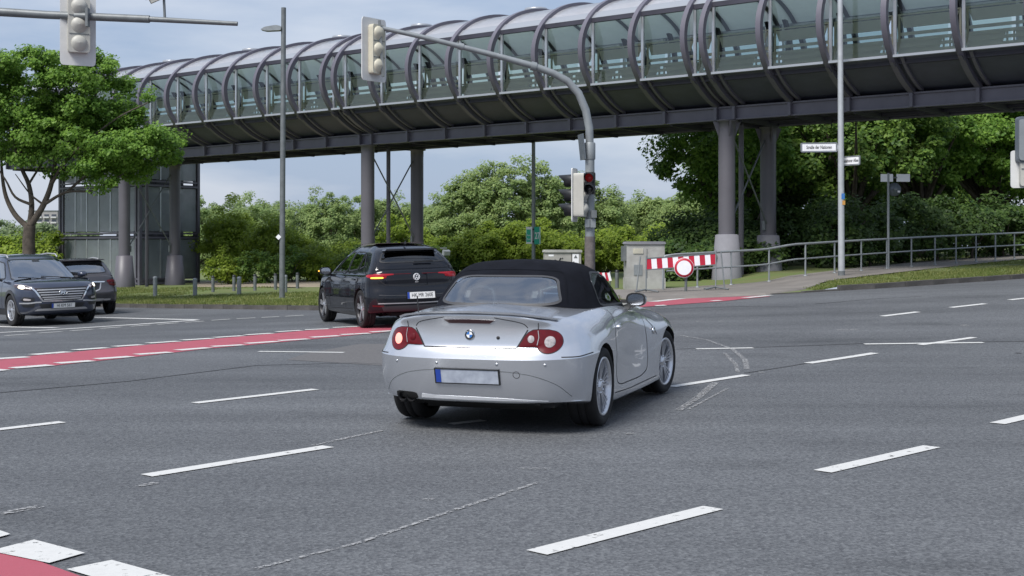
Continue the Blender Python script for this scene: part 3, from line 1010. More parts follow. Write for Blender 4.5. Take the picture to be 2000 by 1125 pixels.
VIEWS = {'rear': (Vector((-6, 0, 0)), Vector((1, 0, 0)), lambda a, b: Vector((0, a, b))),
         'front': (Vector((9, 0, 0)), Vector((-1, 0, 0)), lambda a, b: Vector((0, a, b))),
         'left': (Vector((0, 4, 0)), Vector((0, -1, 0)), lambda a, b: Vector((a, 0, b))),
         'right': (Vector((0, -4, 0)), Vector((0, 1, 0)), lambda a, b: Vector((a, 0, b))),
         'top': (Vector((0, 0, 4)), Vector((0, 0, -1)), lambda a, b: Vector((a, b, 0)))}
def cast(bvh, view, a, b, off=0.0):
    o, d, f = VIEWS[view]
    hit, nrm, idx, dist = bvh.ray_cast(o + f(a, b), d)
    if hit is None:
        return None, None
    if nrm.dot(d) > 0:
        nrm = -nrm
    return hit + nrm * off, nrm

def smooth_poly(poly, n=6, corner=0.25):
    """round the corners of a polygon; corner is the share of each side used"""
    out = []
    k = len(poly)
    for i in range(k):
        p0, p1, p2 = (Vector(poly[(i - 1) % k]), Vector(poly[i]), Vector(poly[(i + 1) % k]))
        a, b = p1 + (p0 - p1) * corner, p1 + (p2 - p1) * corner
        for j in range(n):
            t = j / (n - 1)
            out.append((a * (1 - t) ** 2 + p1 * 2 * t * (1 - t) + b * t * t))
    return out
def dens(poly, step):
    out = []
    k = len(poly)
    for i in range(k):
        a, b = Vector(poly[i]), Vector(poly[(i + 1) % k])
        m_ = max(1, int((b - a).length / step))
        for j in range(m_):
            out.append(a + (b - a) * j / m_)
    return out
def patch(name, bvh, view, poly, material, parent, off=0.004, dome=0.0, rings=6, step=0.03, rim=0.004, mi=None):
    """a piece lying on the body: outline projected on the shell, filled in rings, with a folded-in rim"""
    poly = dens(poly, step)
    c = sum(poly, Vector((0, 0))) / len(poly)
    vs, fs = [], []
    k = len(poly)
    prev_ok = None
    for r_ in range(rings + 1):
        f = 1 - r_ / rings
        for p in (poly if r_ < rings else [c]):
            q = c + (p - c) * f
            h, n_ = cast(bvh, view, q.x, q.y, off + dome * (1 - f * f))
            if h is None:
                h = prev_ok if prev_ok is not None else VIEWS[view][2](q.x, q.y)
            prev_ok = h
            vs.append(h)
    for r_ in range(rings - 1):
        for j in range(k):
            fs.append((r_ * k + j, r_ * k + (j + 1) % k, (r_ + 1) * k + (j + 1) % k, (r_ + 1) * k + j))
    for j in range(k):
        fs.append(((rings - 1) * k + j, (rings - 1) * k + (j + 1) % k, rings * k))
    d = VIEWS[view][1]
    low = [vs[j] + d * (off + rim) for j in range(k)]
    o = len(vs)
    vs += low
    for j in range(k):
        fs.append((j, o + j, o + (j + 1) % k, (j + 1) % k))
    mb = MB().add(vs, fs, 0, True)
    me = mark_sharp(mb.mesh(name, material), 50)
    return link(name, me, parent)
def ribbon(name, bvh, view, pts, w, material, parent, off=0.0015, closed=False, step=0.03):
    """narrow strip lying on the shell along a 2D polyline (panel joints, seals, trim)"""
    pts = [Vector(p) for p in pts]
    if not closed and len(pts) > 3:
        pts = [Vector(q) for q in catmull(np.array([[q.x, q.y] for q in pts]), 6, False)]
    dn = []
    m_ = len(pts) if closed else len(pts) - 1
    for i in range(m_):
        a, b = pts[i], pts[(i + 1) % len(pts)]
        k = max(1, int((b - a).length / step))
        for j in range(k):
            dn.append(a + (b - a) * j / k)
    if not closed:
        dn.append(pts[-1])
    vs, ok = [], []
    K = len(dn)
    hs = []
    for q in dn:
        h, n_ = cast(bvh, view, q.x, q.y, off)
        hs.append((h, n_))
    for i in range(K):
        h, n_ = hs[i]
        if h is None:
            vs += [Vector(), Vector()]; ok.append(False); continue
        a = hs[(i - 1) % K][0] if (closed or i > 0) else None
        b = hs[(i + 1) % K][0] if (closed or i < K - 1) else None
        a = a if a is not None else h
        b = b if b is not None else h
        t = (b - a)
        if t.length < 1e-5:
            vs += [Vector(), Vector()]; ok.append(False); continue
        s = t.normalized().cross(n_).normalized() * w / 2
        vs += [h + s, h - s]; ok.append(True)
    fs = []
    for i in range(K if closed else K - 1):
        j = (i + 1) % K
        if ok[i] and ok[j] and (vs[2 * i] - vs[2 * j]).length < 0.2:
            fs.append((2 * i, 2 * j, 2 * j + 1, 2 * i + 1))
    if not fs:
        return None
    return MB().add(vs, fs, 0, True).build(name, material, parent)

def in_poly(p, poly):
    x, y = p
    c = False
    k = len(poly)
    for i in range(k):
        x1, y1 = poly[i]; x2, y2 = poly[(i + 1) % k]
        if (y1 > y) != (y2 > y) and x < (x2 - x1) * (y - y1) / (y2 - y1) + x1:
            c = not c
    return c
def cut_windows(me, wins):
    """remove the shell behind each window outline: wins = [(view, poly)]"""
    bm = bmesh.new()
    bm.from_mesh(me)
    kill = []
    for f in bm.faces:
        c, n_ = f.calc_center_median(), f.normal
        for view, poly in wins:
            o, d, fn = VIEWS[view]
            if n_.dot(d) > -0.05:
                continue
            if view in ('left', 'right'):
                if abs(n_.y) < 0.45 or (c.y > 0) != (view == 'left'): continue
                q = (c.x, c.z)
            else:
                if abs(n_.x) < 0.12: continue
                q = (c.y, c.z)
            if in_poly(q, poly):
                kill.append(f); break
    bmesh.ops.delete(bm, geom=kill, context='FACES')
    bm.to_mesh(me)
    bm.free()
    return me

def place_car(root, x, y, psi):
    """stand the car on the ground: rear axle at (x, y), heading psi degrees clockwise from +Y"""
    h = Vector((math.sin(R(psi)), math.cos(R(psi)), 0))
    l_ = Vector((-h.y, h.x, 0))
    wb = root['wb']
    def gz(f, s):
        q = Vector((x, y, 0)) + h * f + l_ * s
        return TZ(q.x, q.y)
    h3 = Vector((h.x * wb, h.y * wb, (gz(wb, .75) + gz(wb, -.75)) / 2 - (gz(0, .75) + gz(0, -.75)) / 2)).normalized()
    l3 = Vector((l_.x * 1.5, l_.y * 1.5, (gz(0, .75) + gz(wb, .75)) / 2 - (gz(0, -.75) + gz(wb, -.75)) / 2)).normalized()
    n3 = h3.cross(l3).normalized()
    l3 = n3.cross(h3)
    m_ = Matrix((h3, l3, n3)).transposed().to_4x4()
    m_.translation = (x, y, (gz(0, .75) + gz(0, -.75)) / 2 + 0.008)
    root.matrix_world = m_
    del root['wb']

def wheel_parts(rad, width, rim_r, style, m_rim, m_dark=None):
    """meshes of one wheel around the y axis, outer face towards +y"""
    w = width / 2
    t = MB().lathe([(rim_r, -w * .86), (rim_r + .015, -w * .95), (rad - .035, -w), (rad - .010, -w * .90), (rad, -w * .72), (rad, -w * .30), (rad - .008, -w * .28), (rad - .008, -w * .20), (rad, -w * .18), (rad, w * .18), (rad - .008, w * .2), (rad - .008, w * .28), (rad, w * .3), (rad, w * .72), (rad - .010, w * .90), (rad - .035, w), (rim_r + .015, w * .95), (rim_r, w * .86)], 48, 'y')
    tyre = t.mesh('tyre', M['rubber'])
    r = MB()
    lip = rim_r + .004
    r.lathe([(lip, w * .84), (lip - .004, w * .93), (lip - .018, w * .92), (lip - .026, w * .78), (lip - .034, w * .45), (lip - .04, -w * .2), (lip - .03, -w * .85)], 48, 'y', mi=1)
    face = w * .62
    if style == 'many':                        # five groups of four fine spokes
        for g in range(5):
            for k in range(4):
                a = 2 * math.pi * g / 5 + (k - 1.5) * R(12.5) + R(18)
                a2 = 2 * math.pi * g / 5 + (k - 1.5) * R(9.5) + R(18)
                p0 = Vector((math.cos(a2) * .05, face - .005, math.sin(a2) * .05))
                p1 = Vector((math.cos(a) * (lip - .03), face + .012, math.sin(a) * (lip - .03)))
                r.bar(p0, p1, .013, .020, (0, 1, 0))
        r.lathe([(0, face + .018), (.045, face + .016), (.062, face), (.066, face - .03)], 20, 'y')
        for k in range(5):
            a = 2 * math.pi * k / 5
            r.lathe([(0, face + .022), (.009, face + .022), (.009, face)], 8, 'y', (math.cos(a) * .055, 0, math.sin(a) * .055))
    elif style == 'bicolour':                  # broad twisted five-spoke
        for g in range(5):
            a = 2 * math.pi * g / 5
            for da, db in ((-.20, .10), (.20, .34)):
                p0 = Vector((math.cos(a + da * .4) * .04, face, math.sin(a + da * .4) * .04))
                p1 = Vector((math.cos(a + db) * (lip - .02), face + .008, math.sin(a + db) * (lip - .02)))
                r.bar(p0, p1, .035, .03, (0, 1, 0))
        r.lathe([(0, face + .02), (.05, face + .018), (.066, face - .03)], 16, 'y')
    else:                                      # five double spokes
        for g in range(5):
            a = 2 * math.pi * g / 5 + R(90)
            for da in (-.13, .13):
                p0 = Vector((math.cos(a + da * .6) * .05, face, math.sin(a + da * .6) * .05))
                p1 = Vector((math.cos(a + da * 1.5) * (lip - .02), face + .01, math.sin(a + da * 1.5) * (lip - .02)))
                r.bar(p0, p1, .036, .03, (0, 1, 0))
        r.lathe([(0, face + .02), (.05, face + .018), (.07, face - .03)], 16, 'y')
    rim = r.mesh('rim', [m_rim, m_dark or m_rim])
    d = MB().lathe([(0, face - .05), (rim_r * .72, face - .05), (rim_r * .72, face - .075), (0, face - .075)], 28, 'y').mesh('brake_disc', M['alloy_dark'])
    b = MB().lathe([(0, -w * .1), (lip - .03, -w * .1)], 32, 'y').mesh('wheel_barrel', M['well'])
    return tyre, rim, d, b
def put_wheel(root, parts, x, y, rad, steer=0):
    s = 1 if y > 0 else -1
    w = link('wheel', None, root, (x, y, rad))
    w.rotation_euler = (0, 0, R(steer) + (0 if s > 0 else math.pi))
    for nm, me in zip(('tyre', 'rim', 'brake_disc', 'wheel_barrel'), parts):
        link(nm, me, w)
def frame_at(bvh, view, a, b, off=0.004):
    """matrix on the shell: local x to the viewer's right, y up, z outwards"""
    h, n_ = cast(bvh, view, a, b, off)
    up = Vector((0, 0, 1))
    x = up.cross(n_).normalized()
    y = n_.cross(x)
    m_ = Matrix((x, y, n_)).transposed().to_4x4()
    m_.translation = h
    return m_
def put(name, me, parent, m_):
    o = link(name, me, parent)
    o.matrix_local = m_
    return o
def number_plate(root, fm, letters=None, w=0.52, h=0.11):
    p = put('number_plate', MB().box((0, 0, 0.004), (w, h, 0.008)).mesh('number_plate', M['plate_white'] if letters else M['plate_soft']), root, fm)
    MB().box((-w / 2 + .022, 0, .009), (.042, h - .006, .004)).build('country_band', M['plate_blue'], p)
    fr = MB()
    for yy in (-1, 1):
        fr.box((0, yy * (h / 2 + .004), .004), (w + .02, .008, .014))
    for xx in (-1, 1):
        fr.box((xx * (w / 2 + .005), 0, .004), (.01, h + .016, .014))
    fr.build('plate_frame', M['black'], p)
    if letters:
        o = link('lettering', text_mesh(letters, .098, M['ink'], .001, squeeze=.78), p, (.022, -.002, .010))
    return p
def disc(r, z, n=28):
    return MB().lathe([(0, z), (r, z), (r, 0)], n)

def mirror(root, x, y, z, s, m_shell, big=1.0, lit=False):
    """door mirror with shell, glass and stalk; s = +1 left, -1 right"""
    sh = MB()
    prof = []
    for i in range(9):
        a = math.pi / 2 * i / 8
        prof.append((math.cos(a), math.sin(a)))
    vs, fs = [], []
    n = 20
    for (c, s_) in prof:
        for j in range(n):
            an = 2 * math.pi * j / n
            ca, sa = math.cos(an), math.sin(an)
            e = abs(ca) ** .75 * (1 if ca > 0 else -1), abs(sa) ** .75 * (1 if sa > 0 else -1)
            vs.append((.13 * s_ * big, .105 * e[0] * c * big, .068 * e[1] * c * big))
    for i in range(len(prof) - 1):
        for j in range(n):
            fs.append((i * n + j, i * n + (j + 1) % n, (i + 1) * n + (j + 1) % n, (i + 1) * n + j))
    sh.add(vs, fs, 0, True)
    o = sh.build('door_mirror', m_shell, root, (x, y + s * .10 * big, z + .03))
    o.rotation_euler = (0, 0, R(8 * s))
    g = MB()
    g.add([vs[j] for j in range(n)], [tuple(range(n))])
    g.build('mirror_frame', M['black'], o, (0.002, 0, 0))
    g2 = MB().add([(0, v[1] * .80, v[2] * .80) for v in vs[:n]], [tuple(range(n))])
    g2.build('mirror_glass', M['chrome'], o, (-0.003, 0, 0))
    MB().bar((.05, 0, -.03), (.06, -s * .16, -.09), .03, .05).build('mirror_stalk', M['black'], o)
    if lit:
        MB().box((.10, s * .085 * big, .0), (.03, .03, .02)).build('repeater_lamp', M['lens_amber'], o)
    return o

def seat(root, x, y, z, h=.62, w=.5, name='seat'):
    m_ = MB()
    m_.prism(smooth_poly([(-w / 2, 0), (w / 2, 0), (w / 2 * .86, h), (-w / 2 * .86, h)], 4, .2), .12, 'x', (0, 0, 0))
    o = m_.build(name, M['seat'], root, (x, y, z))
    o.rotation_euler = (0, R(-14), 0)
    MB().prism(smooth_poly([(-.13, h + .05), (.13, h + .05), (.11, h + .23), (-.11, h + .23)], 4, .25), .09, 'x').build('headrest', M['seat'], o)
    return o
def steering(root, x, y, z, r=.185):
    pts = [(0, r * math.cos(a), r * math.sin(a)) for a in [2 * math.pi * k / 28 for k in range(28)]]
    o = MB().tube(pts, .015, 8, closed=True).bar((0, -r, 0), (0, r, 0), .02, .05, (1, 0, 0)).bar((0, 0, -r), (0, 0, 0), .02, .05, (1, 0, 0)).build('steering_wheel', M['interior'], root, (x, y, z))
    o.rotation_euler = (0, R(22), 0)

# ---------------- silver roadster (the car in front)
def roadster():
    root = thing('roadster', 'silver two-seat roadster with closed black fabric roof in the foreground', 'car')
    root['wb'] = 2.495
    B = [  # bottom up; columns run from the rear centre round the side to the front centre
     [(-.45,0,.20),(-.44,.20,.20),(-.42,.36,.20),(-.34,.46,.20),(-.24,.48,.19),(0,.49,.17),(.45,.49,.16),(1,.49,.16),(1.5,.49,.16),(2,.49,.16),(2.495,.49,.17),(2.75,.46,.18),(2.9,.36,.18),(2.98,.20,.18),(3,0,.18)],
     [(-.752,0,.245),(-.742,.36,.245),(-.675,.62,.25),(-.54,.81,.255),(-.36,.845,.23),(0,.85,.18),(.45,.845,.155),(1,.84,.15),(1.5,.84,.15),(2,.84,.155),(2.495,.84,.17),(2.85,.80,.18),(3.1,.62,.18),(3.2,.35,.18),(3.23,0,.18)],
     [(-.772,0,.262),(-.762,.36,.262),(-.695,.63,.265),(-.54,.815,.27),(-.37,.86,.26),(0,.87,.22),(.45,.862,.19),(1,.852,.175),(1.5,.85,.175),(2,.852,.18),(2.495,.86,.2),(2.86,.82,.2),(3.12,.64,.2),(3.23,.35,.2),(3.26,0,.2)],
     [(-.832,0,.42),(-.822,.36,.42),(-.752,.642,.42),(-.595,.832,.42),(-.40,.875,.42),(0,.885,.42),(.45,.868,.37),(1,.845,.32),(1.5,.842,.32),(2,.858,.35),(2.495,.878,.4),(2.85,.85,.4),(3.12,.66,.4),(3.24,.35,.4),(3.27,0,.4)],
     [(-.868,0,.588),(-.858,.36,.588),(-.79,.64,.592),(-.63,.828,.60),(-.42,.88,.61),(0,.897,.615),(.45,.876,.57),(1,.842,.49),(1.5,.832,.45),(2,.862,.50),(2.495,.887,.58),(2.85,.862,.57),(3.12,.66,.55),(3.22,.35,.54),(3.245,0,.54)],
     [(-.8675,0,.5895),(-.8575,.36,.5895),(-.7895,.64,.5935),(-.6295,.828,.6015),(-.42,.8797,.612),(0,.8955,.622),(.45,.8745,.578),(1,.841,.499),(1.5,.831,.459),(2,.861,.509),(2.495,.886,.589),(2.85,.8615,.577),(3.12,.66,.556),(3.22,.35,.546),(3.245,0,.546)],
     [(-.80,0,.672),(-.79,.36,.672),(-.73,.615,.68),(-.60,.785,.70),(-.41,.852,.72),(0,.882,.735),(.45,.862,.71),(1,.832,.66),(1.5,.822,.63),(2,.852,.66),(2.495,.872,.70),(2.82,.83,.67),(3.03,.66,.63),(3.1,.35,.62),(3.12,0,.62)],
     [(-.785,0,.74),(-.775,.36,.74),(-.72,.605,.75),(-.59,.765,.765),(-.41,.825,.785),(0,.86,.80),(.45,.85,.80),(1,.826,.78),(1.5,.815,.75),(2,.83,.75),(2.495,.84,.755),(2.80,.79,.72),(2.98,.63,.67),(3.04,.34,.655),(3.06,0,.65)],
     [(-.785,0,.84),(-.775,.36,.84),(-.715,.585,.835),(-.585,.73,.845),(-.41,.775,.86),(0,.80,.875),(.45,.81,.885),(1,.80,.88),(1.5,.775,.86),(2,.765,.835),(2.495,.75,.815),(2.76,.69,.77),(2.9,.56,.725),(2.95,.32,.71),(2.97,0,.705)],
     [(-.808,0,.925),(-.798,.36,.918),(-.735,.57,.895),(-.59,.67,.885),(-.41,.70,.902),(0,.72,.925),(.45,.735,.94),(1,.735,.935),(1.5,.69,.915),(2,.64,.885),(2.495,.60,.858),(2.7,.54,.82),(2.8,.44,.785),(2.84,.25,.77),(2.86,0,.765)],
     [(-.795,0,.940),(-.785,.355,.933),(-.72,.55,.908),(-.575,.645,.896),(-.40,.67,.912),(0,.69,.935),(.45,.70,.948),(1,.70,.943),(1.5,.655,.925),(2,.60,.90),(2.495,.56,.872),(2.66,.50,.84),(2.75,.41,.81),(2.79,.23,.80),(2.81,0,.797)],
     [(-.64,0,.962),(-.63,.26,.960),(-.58,.41,.950),(-.47,.48,.945),(-.33,.50,.955),(0,.51,.972),(.45,.51,.975),(1,.51,.97),(1.5,.47,.95),(2,.42,.928),(2.495,.38,.90),(2.58,.34,.88),(2.64,.28,.865),(2.68,.16,.858),(2.69,0,.855)],
     [(-.40,0,.990),(-.38,.03,.990),(-.33,.05,.990),(-.26,.06,.992),(-.18,.07,.995),(0,.08,1.0),(.45,.08,.995),(1,.08,.975),(1.5,.07,.963),(2,.06,.942),(2.35,.05,.921),(2.42,.04,.916),(2.46,.03,.914),(2.48,.02,.913),(2.49,0,.912)],
     [(-.38,0,.991),(-.36,0,.991),(-.31,0,.991),(-.25,0,.993),(-.17,0,.996),(0,0,1.001),(.45,0,.996),(1,0,.975),(1.5,0,.963),(2,0,.942),(2.35,0,.921),(2.41,0,.916),(2.45,0,.914),(2.47,0,.913),(2.48,0,.912)]]
    B.insert(0, [(p[0], 0, p[2]) for p in B[0]])
    bm = loft_mesh(B, 12, 5)
    me = bm_mesh(bm, 'body', [M['paint_silver'], M['well']]); bm.free()
    me = cut_arches(me, [(0, .325, .352, .52, 1.2), (2.495, .322, .350, .52, 1.2)], 'body')
    body = link('body', me, root)
    bv = bvh_of(me)
    # fabric roof
    T = [
     [(-.20,0,.93),(-.18,.34,.93),(-.08,.56,.925),(.16,.69,.915),(.45,.725,.92),(.9,.73,.92),(1.35,.72,.91),(1.60,.60,.90),(1.72,.34,.91),(1.76,0,.915)],
     [(-.17,0,.985),(-.15,.335,.985),(-.05,.55,.98),(.18,.67,.97),(.46,.70,.965),(.9,.705,.965),(1.30,.695,.955),(1.52,.58,.95),(1.62,.33,.955),(1.66,0,.958)],
     [(-.06,0,1.08),(-.045,.315,1.08),(.04,.51,1.08),(.25,.615,1.08),(.5,.645,1.08),(.88,.65,1.08),(1.16,.64,1.07),(1.30,.54,1.07),(1.39,.31,1.075),(1.42,0,1.08)],
     [(.09,0,1.18),(.105,.29,1.18),(.18,.465,1.18),(.35,.55,1.185),(.56,.58,1.19),(.84,.585,1.19),(1.02,.575,1.18),(1.10,.49,1.185),(1.17,.29,1.195),(1.19,0,1.2)],
     [(.22,0,1.245),(.235,.27,1.243),(.29,.42,1.238),(.42,.495,1.238),(.59,.525,1.24),(.80,.525,1.238),(.92,.51,1.228),(.98,.43,1.24),(1.03,.27,1.255),(1.04,0,1.26)],
     [(.34,0,1.282),(.35,.24,1.28),(.39,.35,1.276),(.48,.40,1.276),(.61,.42,1.276),(.76,.42,1.274),(.84,.40,1.27),(.88,.34,1.276),(.91,.22,1.286),(.92,0,1.288)],
     [(.48,0,1.300),(.48,.05,1.300),(.50,.07,1.300),(.55,.08,1.300),(.62,.08,1.300),(.70,.08,1.300),(.74,.08,1.299),(.76,.07,1.299),(.77,.05,1.299),(.78,0,1.299)],
     [(.50,0,1.300),(.50,0,1.300),(.52,0,1.300),(.56,0,1.300),(.62,0,1.300),(.69,0,1.300),(.72,0,1.299),(.73,0,1.299),(.74,0,1.299),(.75,0,1.299)]]
    T = [[(x, y, z + (.055 * (z - .95) / .35 if z > .95 else 0)) for (x, y, z) in r_] for r_ in T]
    bm = loft_mesh(T, 12, 6)
    tme = bm_mesh(bm, 'soft_top', [M['fabric']]); bm.free()
    tv = bvh_of(tme)
    rear = smooth_poly([(-.535, .985), (.535, .985), (.435, 1.215), (-.435, 1.215)], 7, .2)
    side = smooth_poly([(.50, .955), (1.38, .95), (1.05, 1.165), (.88, 1.235), (.62, 1.24), (.545, 1.17)], 4, .2)
    front = smooth_poly([(-.58, .97), (.58, .97), (.46, 1.26), (-.46, 1.26)], 5, .15)
    cut_windows(tme, [('rear', rear), ('left', side), ('right', side), ('front', front)])
    mark_sharp(tme, 60)
    top = link('soft_top', tme, root)
    patch('rear_window', tv, 'rear', rear, M['rear_screen'], root, .003)
    ribbon('window_seal', tv, 'rear', rear, .024, M['cladding'], root, .005, True)
    patch('windscreen', tv, 'front', front, M['car_glass'], root, .003)
    ribbon('window_seal', tv, 'front', front, .05, M['black'], root, .005, True)
    for v in ('left', 'right'):
        patch('side_window', tv, v, side, M['car_glass'], root, .003)
        ribbon('window_seal', tv, v, side, .022, M['black'], root, .005, True)
        ribbon('windscreen_pillar', tv, v, [(1.40, .945), (1.2, 1.09), (1.06, 1.20)], .045, M['black'], root, .007)
    ribbon('roof_seam', tv, 'rear', [(-.57, .99), (-.52, 1.14), (-.46, 1.24), (-.3, 1.262), (0, 1.27), (.3, 1.262), (.46, 1.24), (.52, 1.14), (.57, .99)], .007, M['fabric'], root, .007)
    for v in ('left', 'right'):
        ribbon('roof_seam', tv, v, [(.20, 1.0), (.33, 1.12), (.47, 1.265)], .007, M['fabric'], root, .007)
    # seats, wheel
    for s in (-1, 1):
        seat(root, .55, s * .34, .70, .34, .46)
        MB().tube([(.40, s * .34 - .13, .96), (.37, s * .34 - .12, 1.10), (.36, s * .34, 1.13), (.37, s * .34 + .12, 1.10), (.40, s * .34 + .13, .96)], .022, 8).build('roll_hoop', M['satin'], root)
        patch('belt_guide', tv, 'rear', [Vector((s * .30 - .03, 1.06)), Vector((s * .30 + .02, 1.06)), Vector((s * .30 + .03, 1.13)), Vector((s * .30 - .02, 1.13))], M['lens_clear'], root, -.03)
    steering(root, 1.10, .34, .955, .18)
    MB().box((1.35, 0, .965), (.4, 1.2, .05)).build('dashboard', M['interior'], root)
    # rear lamps
    for s in (-1, 1):
        lamp = [Vector((s * x_, z_)) for x_, z_ in [(.40, .688), (.47, .688), (.525, .690)] + [(.628 + .094 * math.cos(R(a_)), .728 + .088 * math.sin(R(a_))) for a_ in range(208, 425, 9)] + [(.62, .820), (.55, .822), (.51, .818), (.475, .80), (.445, .765)]]
        lp = patch('tail_lamp', bv, 'rear', lamp, M['lens_red'], root, .004, .006)
        circ = [Vector((s * .632 + .038 * math.cos(a), .726 + .044 * math.sin(a))) for a in [2 * math.pi * k / 24 for k in range(24)]]
        patch('lamp_bulb', bv, 'rear', circ, M['lens_red_lit'] if s > 0 else M['lens_clear'], lp, .012, .006, 4)
        circ2 = [Vector((s * .495 + .025 * math.cos(a), .748 + .029 * math.sin(a))) for a in [2 * math.pi * k / 20 for k in range(20)]]
        patch('lamp_bulb', bv, 'rear', circ2, M['lens_red'] if s > 0 else M['lens_clear'], lp, .011, .005, 4)
        ribbon('lamp_joint', bv, 'rear', [(s * .545, .815), (s * .553, .76), (s * .542, .70)], .005, M['satin'], lp, .012)
        ribbon('lamp_seal', bv, 'rear', lamp, .009, M['gap'], lp, .003, True)
    # boot lid joints, lip spoiler, third brake lamp, lock, sensors
    ribbon('boot_joint', bv, 'rear', [(-.385, .675), (0, .672), (.385, .675)], .010, M['gap'], root)
    for s in (-1, 1):
        ribbon('boot_joint', bv, 'rear', [(s * .385, .675), (s * .44, .77), (s * .47, .82)], .010, M['gap'], root)
    ribbon('boot_joint', bv, 'rear', [(.47, .835), (.44, .865), (.25, .905), (.21, .912)], .006, M['gap'], root)
    ribbon('boot_joint', bv, 'rear', [(-.47, .835), (-.44, .865), (-.25, .905), (-.21, .912)], .006, M['gap'], root)
    sp = MB()
    prof = [(-.60, .035), (-.56, .01), (-.47, .0), (-.3, 0), (0, 0), (.3, 0), (.47, 0), (.56, .01), (.60, .035)]
    vs, fs = [], []
    for yy in np.linspace(-.67, .67, 41):
        h, n_ = cast(bv, 'top', float(np.interp(abs(yy), [0, .36, .57, .67], [-.70, -.69, -.635, -.52])), yy)
        xe = float(np.interp(abs(yy), [0, .36, .57, .67], [-.838, -.826, -.755, -.63]))
        ze = float(np.interp(abs(yy), [0, .36, .57, .67], [.962, .953, .928, .905]))
        fx, fz = h.x + .02, h.z + .001
        vs += [(fx, yy, fz), (xe, yy, ze), (xe + .004, yy, ze - .014), (fx - .02, yy, ze - .045)]
    for i in range(40):
        for k in range(4):
            fs.append((i * 4 + k, i * 4 + (k + 1) % 4, (i + 1) * 4 + (k + 1) % 4, (i + 1) * 4 + k))
    fs += [(0, 1, 2, 3), (160, 163, 162, 161)]
    spme = mark_sharp(MB().add(vs, fs, 0, True).mesh('boot_spoiler', M['paint_silver']), 30)
    link('boot_spoiler', spme, root)
    for s in (-1, 1):
        ribbon('spoiler_joint', bvh_of(me, spme), 'rear', [(s * .545, .80), (s * .55, .87), (s * .53, .945)], .006, M['gap'], root, .003)
    patch('third_brake_lamp', bv, 'rear', [Vector(p) for p in ((-.215, .893), (-.17, .866), (.17, .866), (.215, .893), (0, .898))], M['lens_dark'], root, .006)
    fm = frame_at(bv, 'rear', 0, .775, .003)
    bd = put('rear_badge', disc(.041, .006).mesh('rear_badge', M['chrome']), root, fm)
    MB().lathe([(0, .007), (.037, .007)], 28).build('badge_ring', M['ink'], bd, (0, 0, .0005))
    for q in range(4):
        a0 = q * math.pi / 2
        pts = [(0, 0, .009)] + [(.025 * math.cos(a0 + math.pi / 2 * k / 8), .025 * math.sin(a0 + math.pi / 2 * k / 8), .009) for k in range(9)]
        MB().add(pts, [tuple(range(10))]).build('badge_quarter', M['badge_white'] if q % 2 == 0 else M['badge_blue'], bd)
    for k, ch in enumerate('BMW'):
        a = R(128 - 38 * k)
        o = link('lettering', text_mesh(ch, .016, M['badge_white'], .0006), bd, (.0315 * math.cos(a), .0315 * math.sin(a), .0092))
        o.rotation_euler = (0, 0, a - R(90))
    put('boot_lock', disc(.013, .004, 16).mesh('boot_lock', M['ink']), root, frame_at(bv, 'rear', -.235, .755, .002))
    for y in (-.62, -.25, .25, .62):
        put('parking_sensor', disc(.011, .002, 14).mesh('parking_sensor', M['paint_silver']), root, frame_at(bv, 'rear', y, .555, .001))
    ribbon('tow_cover', bv, 'rear', [Vector((-.40 + .026 * math.cos(a), .475 + .026 * math.sin(a))) for a in [2 * math.pi * k / 20 for k in range(20)]], .004, M['gap'], root, .0012, True)
    ribbon('bumper_seam_shade', bv, 'rear', [(-.78, .30), (-.70, .39), (-.55, .46), (-.35, .495), (-.2, .50)], .005, M['galv_dark'], root, .0012)  # bumper seam, its faint shadow line painted as a dark grey strip
    ribbon('bumper_seam_shade', bv, 'rear', [(.78, .30), (.70, .39), (.55, .46), (.35, .495), (.2, .50)], .005, M['galv_dark'], root, .0012)
    for v, s in (('left', 1), ('right', -1)):
        ribbon('bumper_joint', bv, v, [(-.355, .628), (-.5, .62), (-.62, .612), (-.72, .612)], .009, M['gap'], root)
        door = [(.50, .925), (.47, .80), (.43, .62), (.46, .36), (.52, .30), (1.0, .27), (1.55, .285), (1.70, .34), (1.72, .62), (1.62, .90)]
        ribbon('door_joint', bv, v, door, .009, M['gap'], root)
        patch('door_handle', bv, v, smooth_poly([(.53, .755), (.70, .765), (.70, .80), (.53, .79)], 4, .3), M['paint_silver'], root, .018, .006, 4)
        ribbon('sill_line', bv, v, [(.40, .225), (1.0, .205), (2.05, .215)], .008, M['gap'], root)
        ribbon('wing_crease', bv, v, [(1.78, .78), (1.95, .70), (2.06, .62)], .008, M['gap'], root)
        put('side_badge', disc(.036, .006).mesh('side_badge', M['chrome']), root, frame_at(bv, v, 1.95, .66, .004))
        patch('side_repeater', bv, v, smooth_poly([(1.86, .672), (1.90, .672), (1.90, .69), (1.86, .69)], 3, .3), M['lens_clear'], root, .004)
        mirror(root, 1.22, s * .76, .955, s, M['paint_silver'], .92)
        ribbon('cowl_line', bv, 'top', [(-.02 if False else .02, s * .62), (-.12, s * .5), (-.2, s * .3), (-.22, 0)], .012, M['gap'], root, .003)
    fm = frame_at(bv, 'rear', 0, .455, .003)
    number_plate(root, fm)
    # bright lower lip and exhaust
    for yy, zz in ((.595, .268), (.520, .265)):
        MB().lathe([(.037, -.742), (.039, -.732), (.039, -.50), (.030, -.50), (.030, -.732), (.037, -.742)], 20, 'x', (0, yy, zz)).build('exhaust_pipe', M['alloy_dark'], root)
    patch('exhaust_recess', bv, 'rear', smooth_poly([(.45, .25), (.67, .255), (.66, .312), (.46, .308)], 5, .3), M['well'], root, .003)
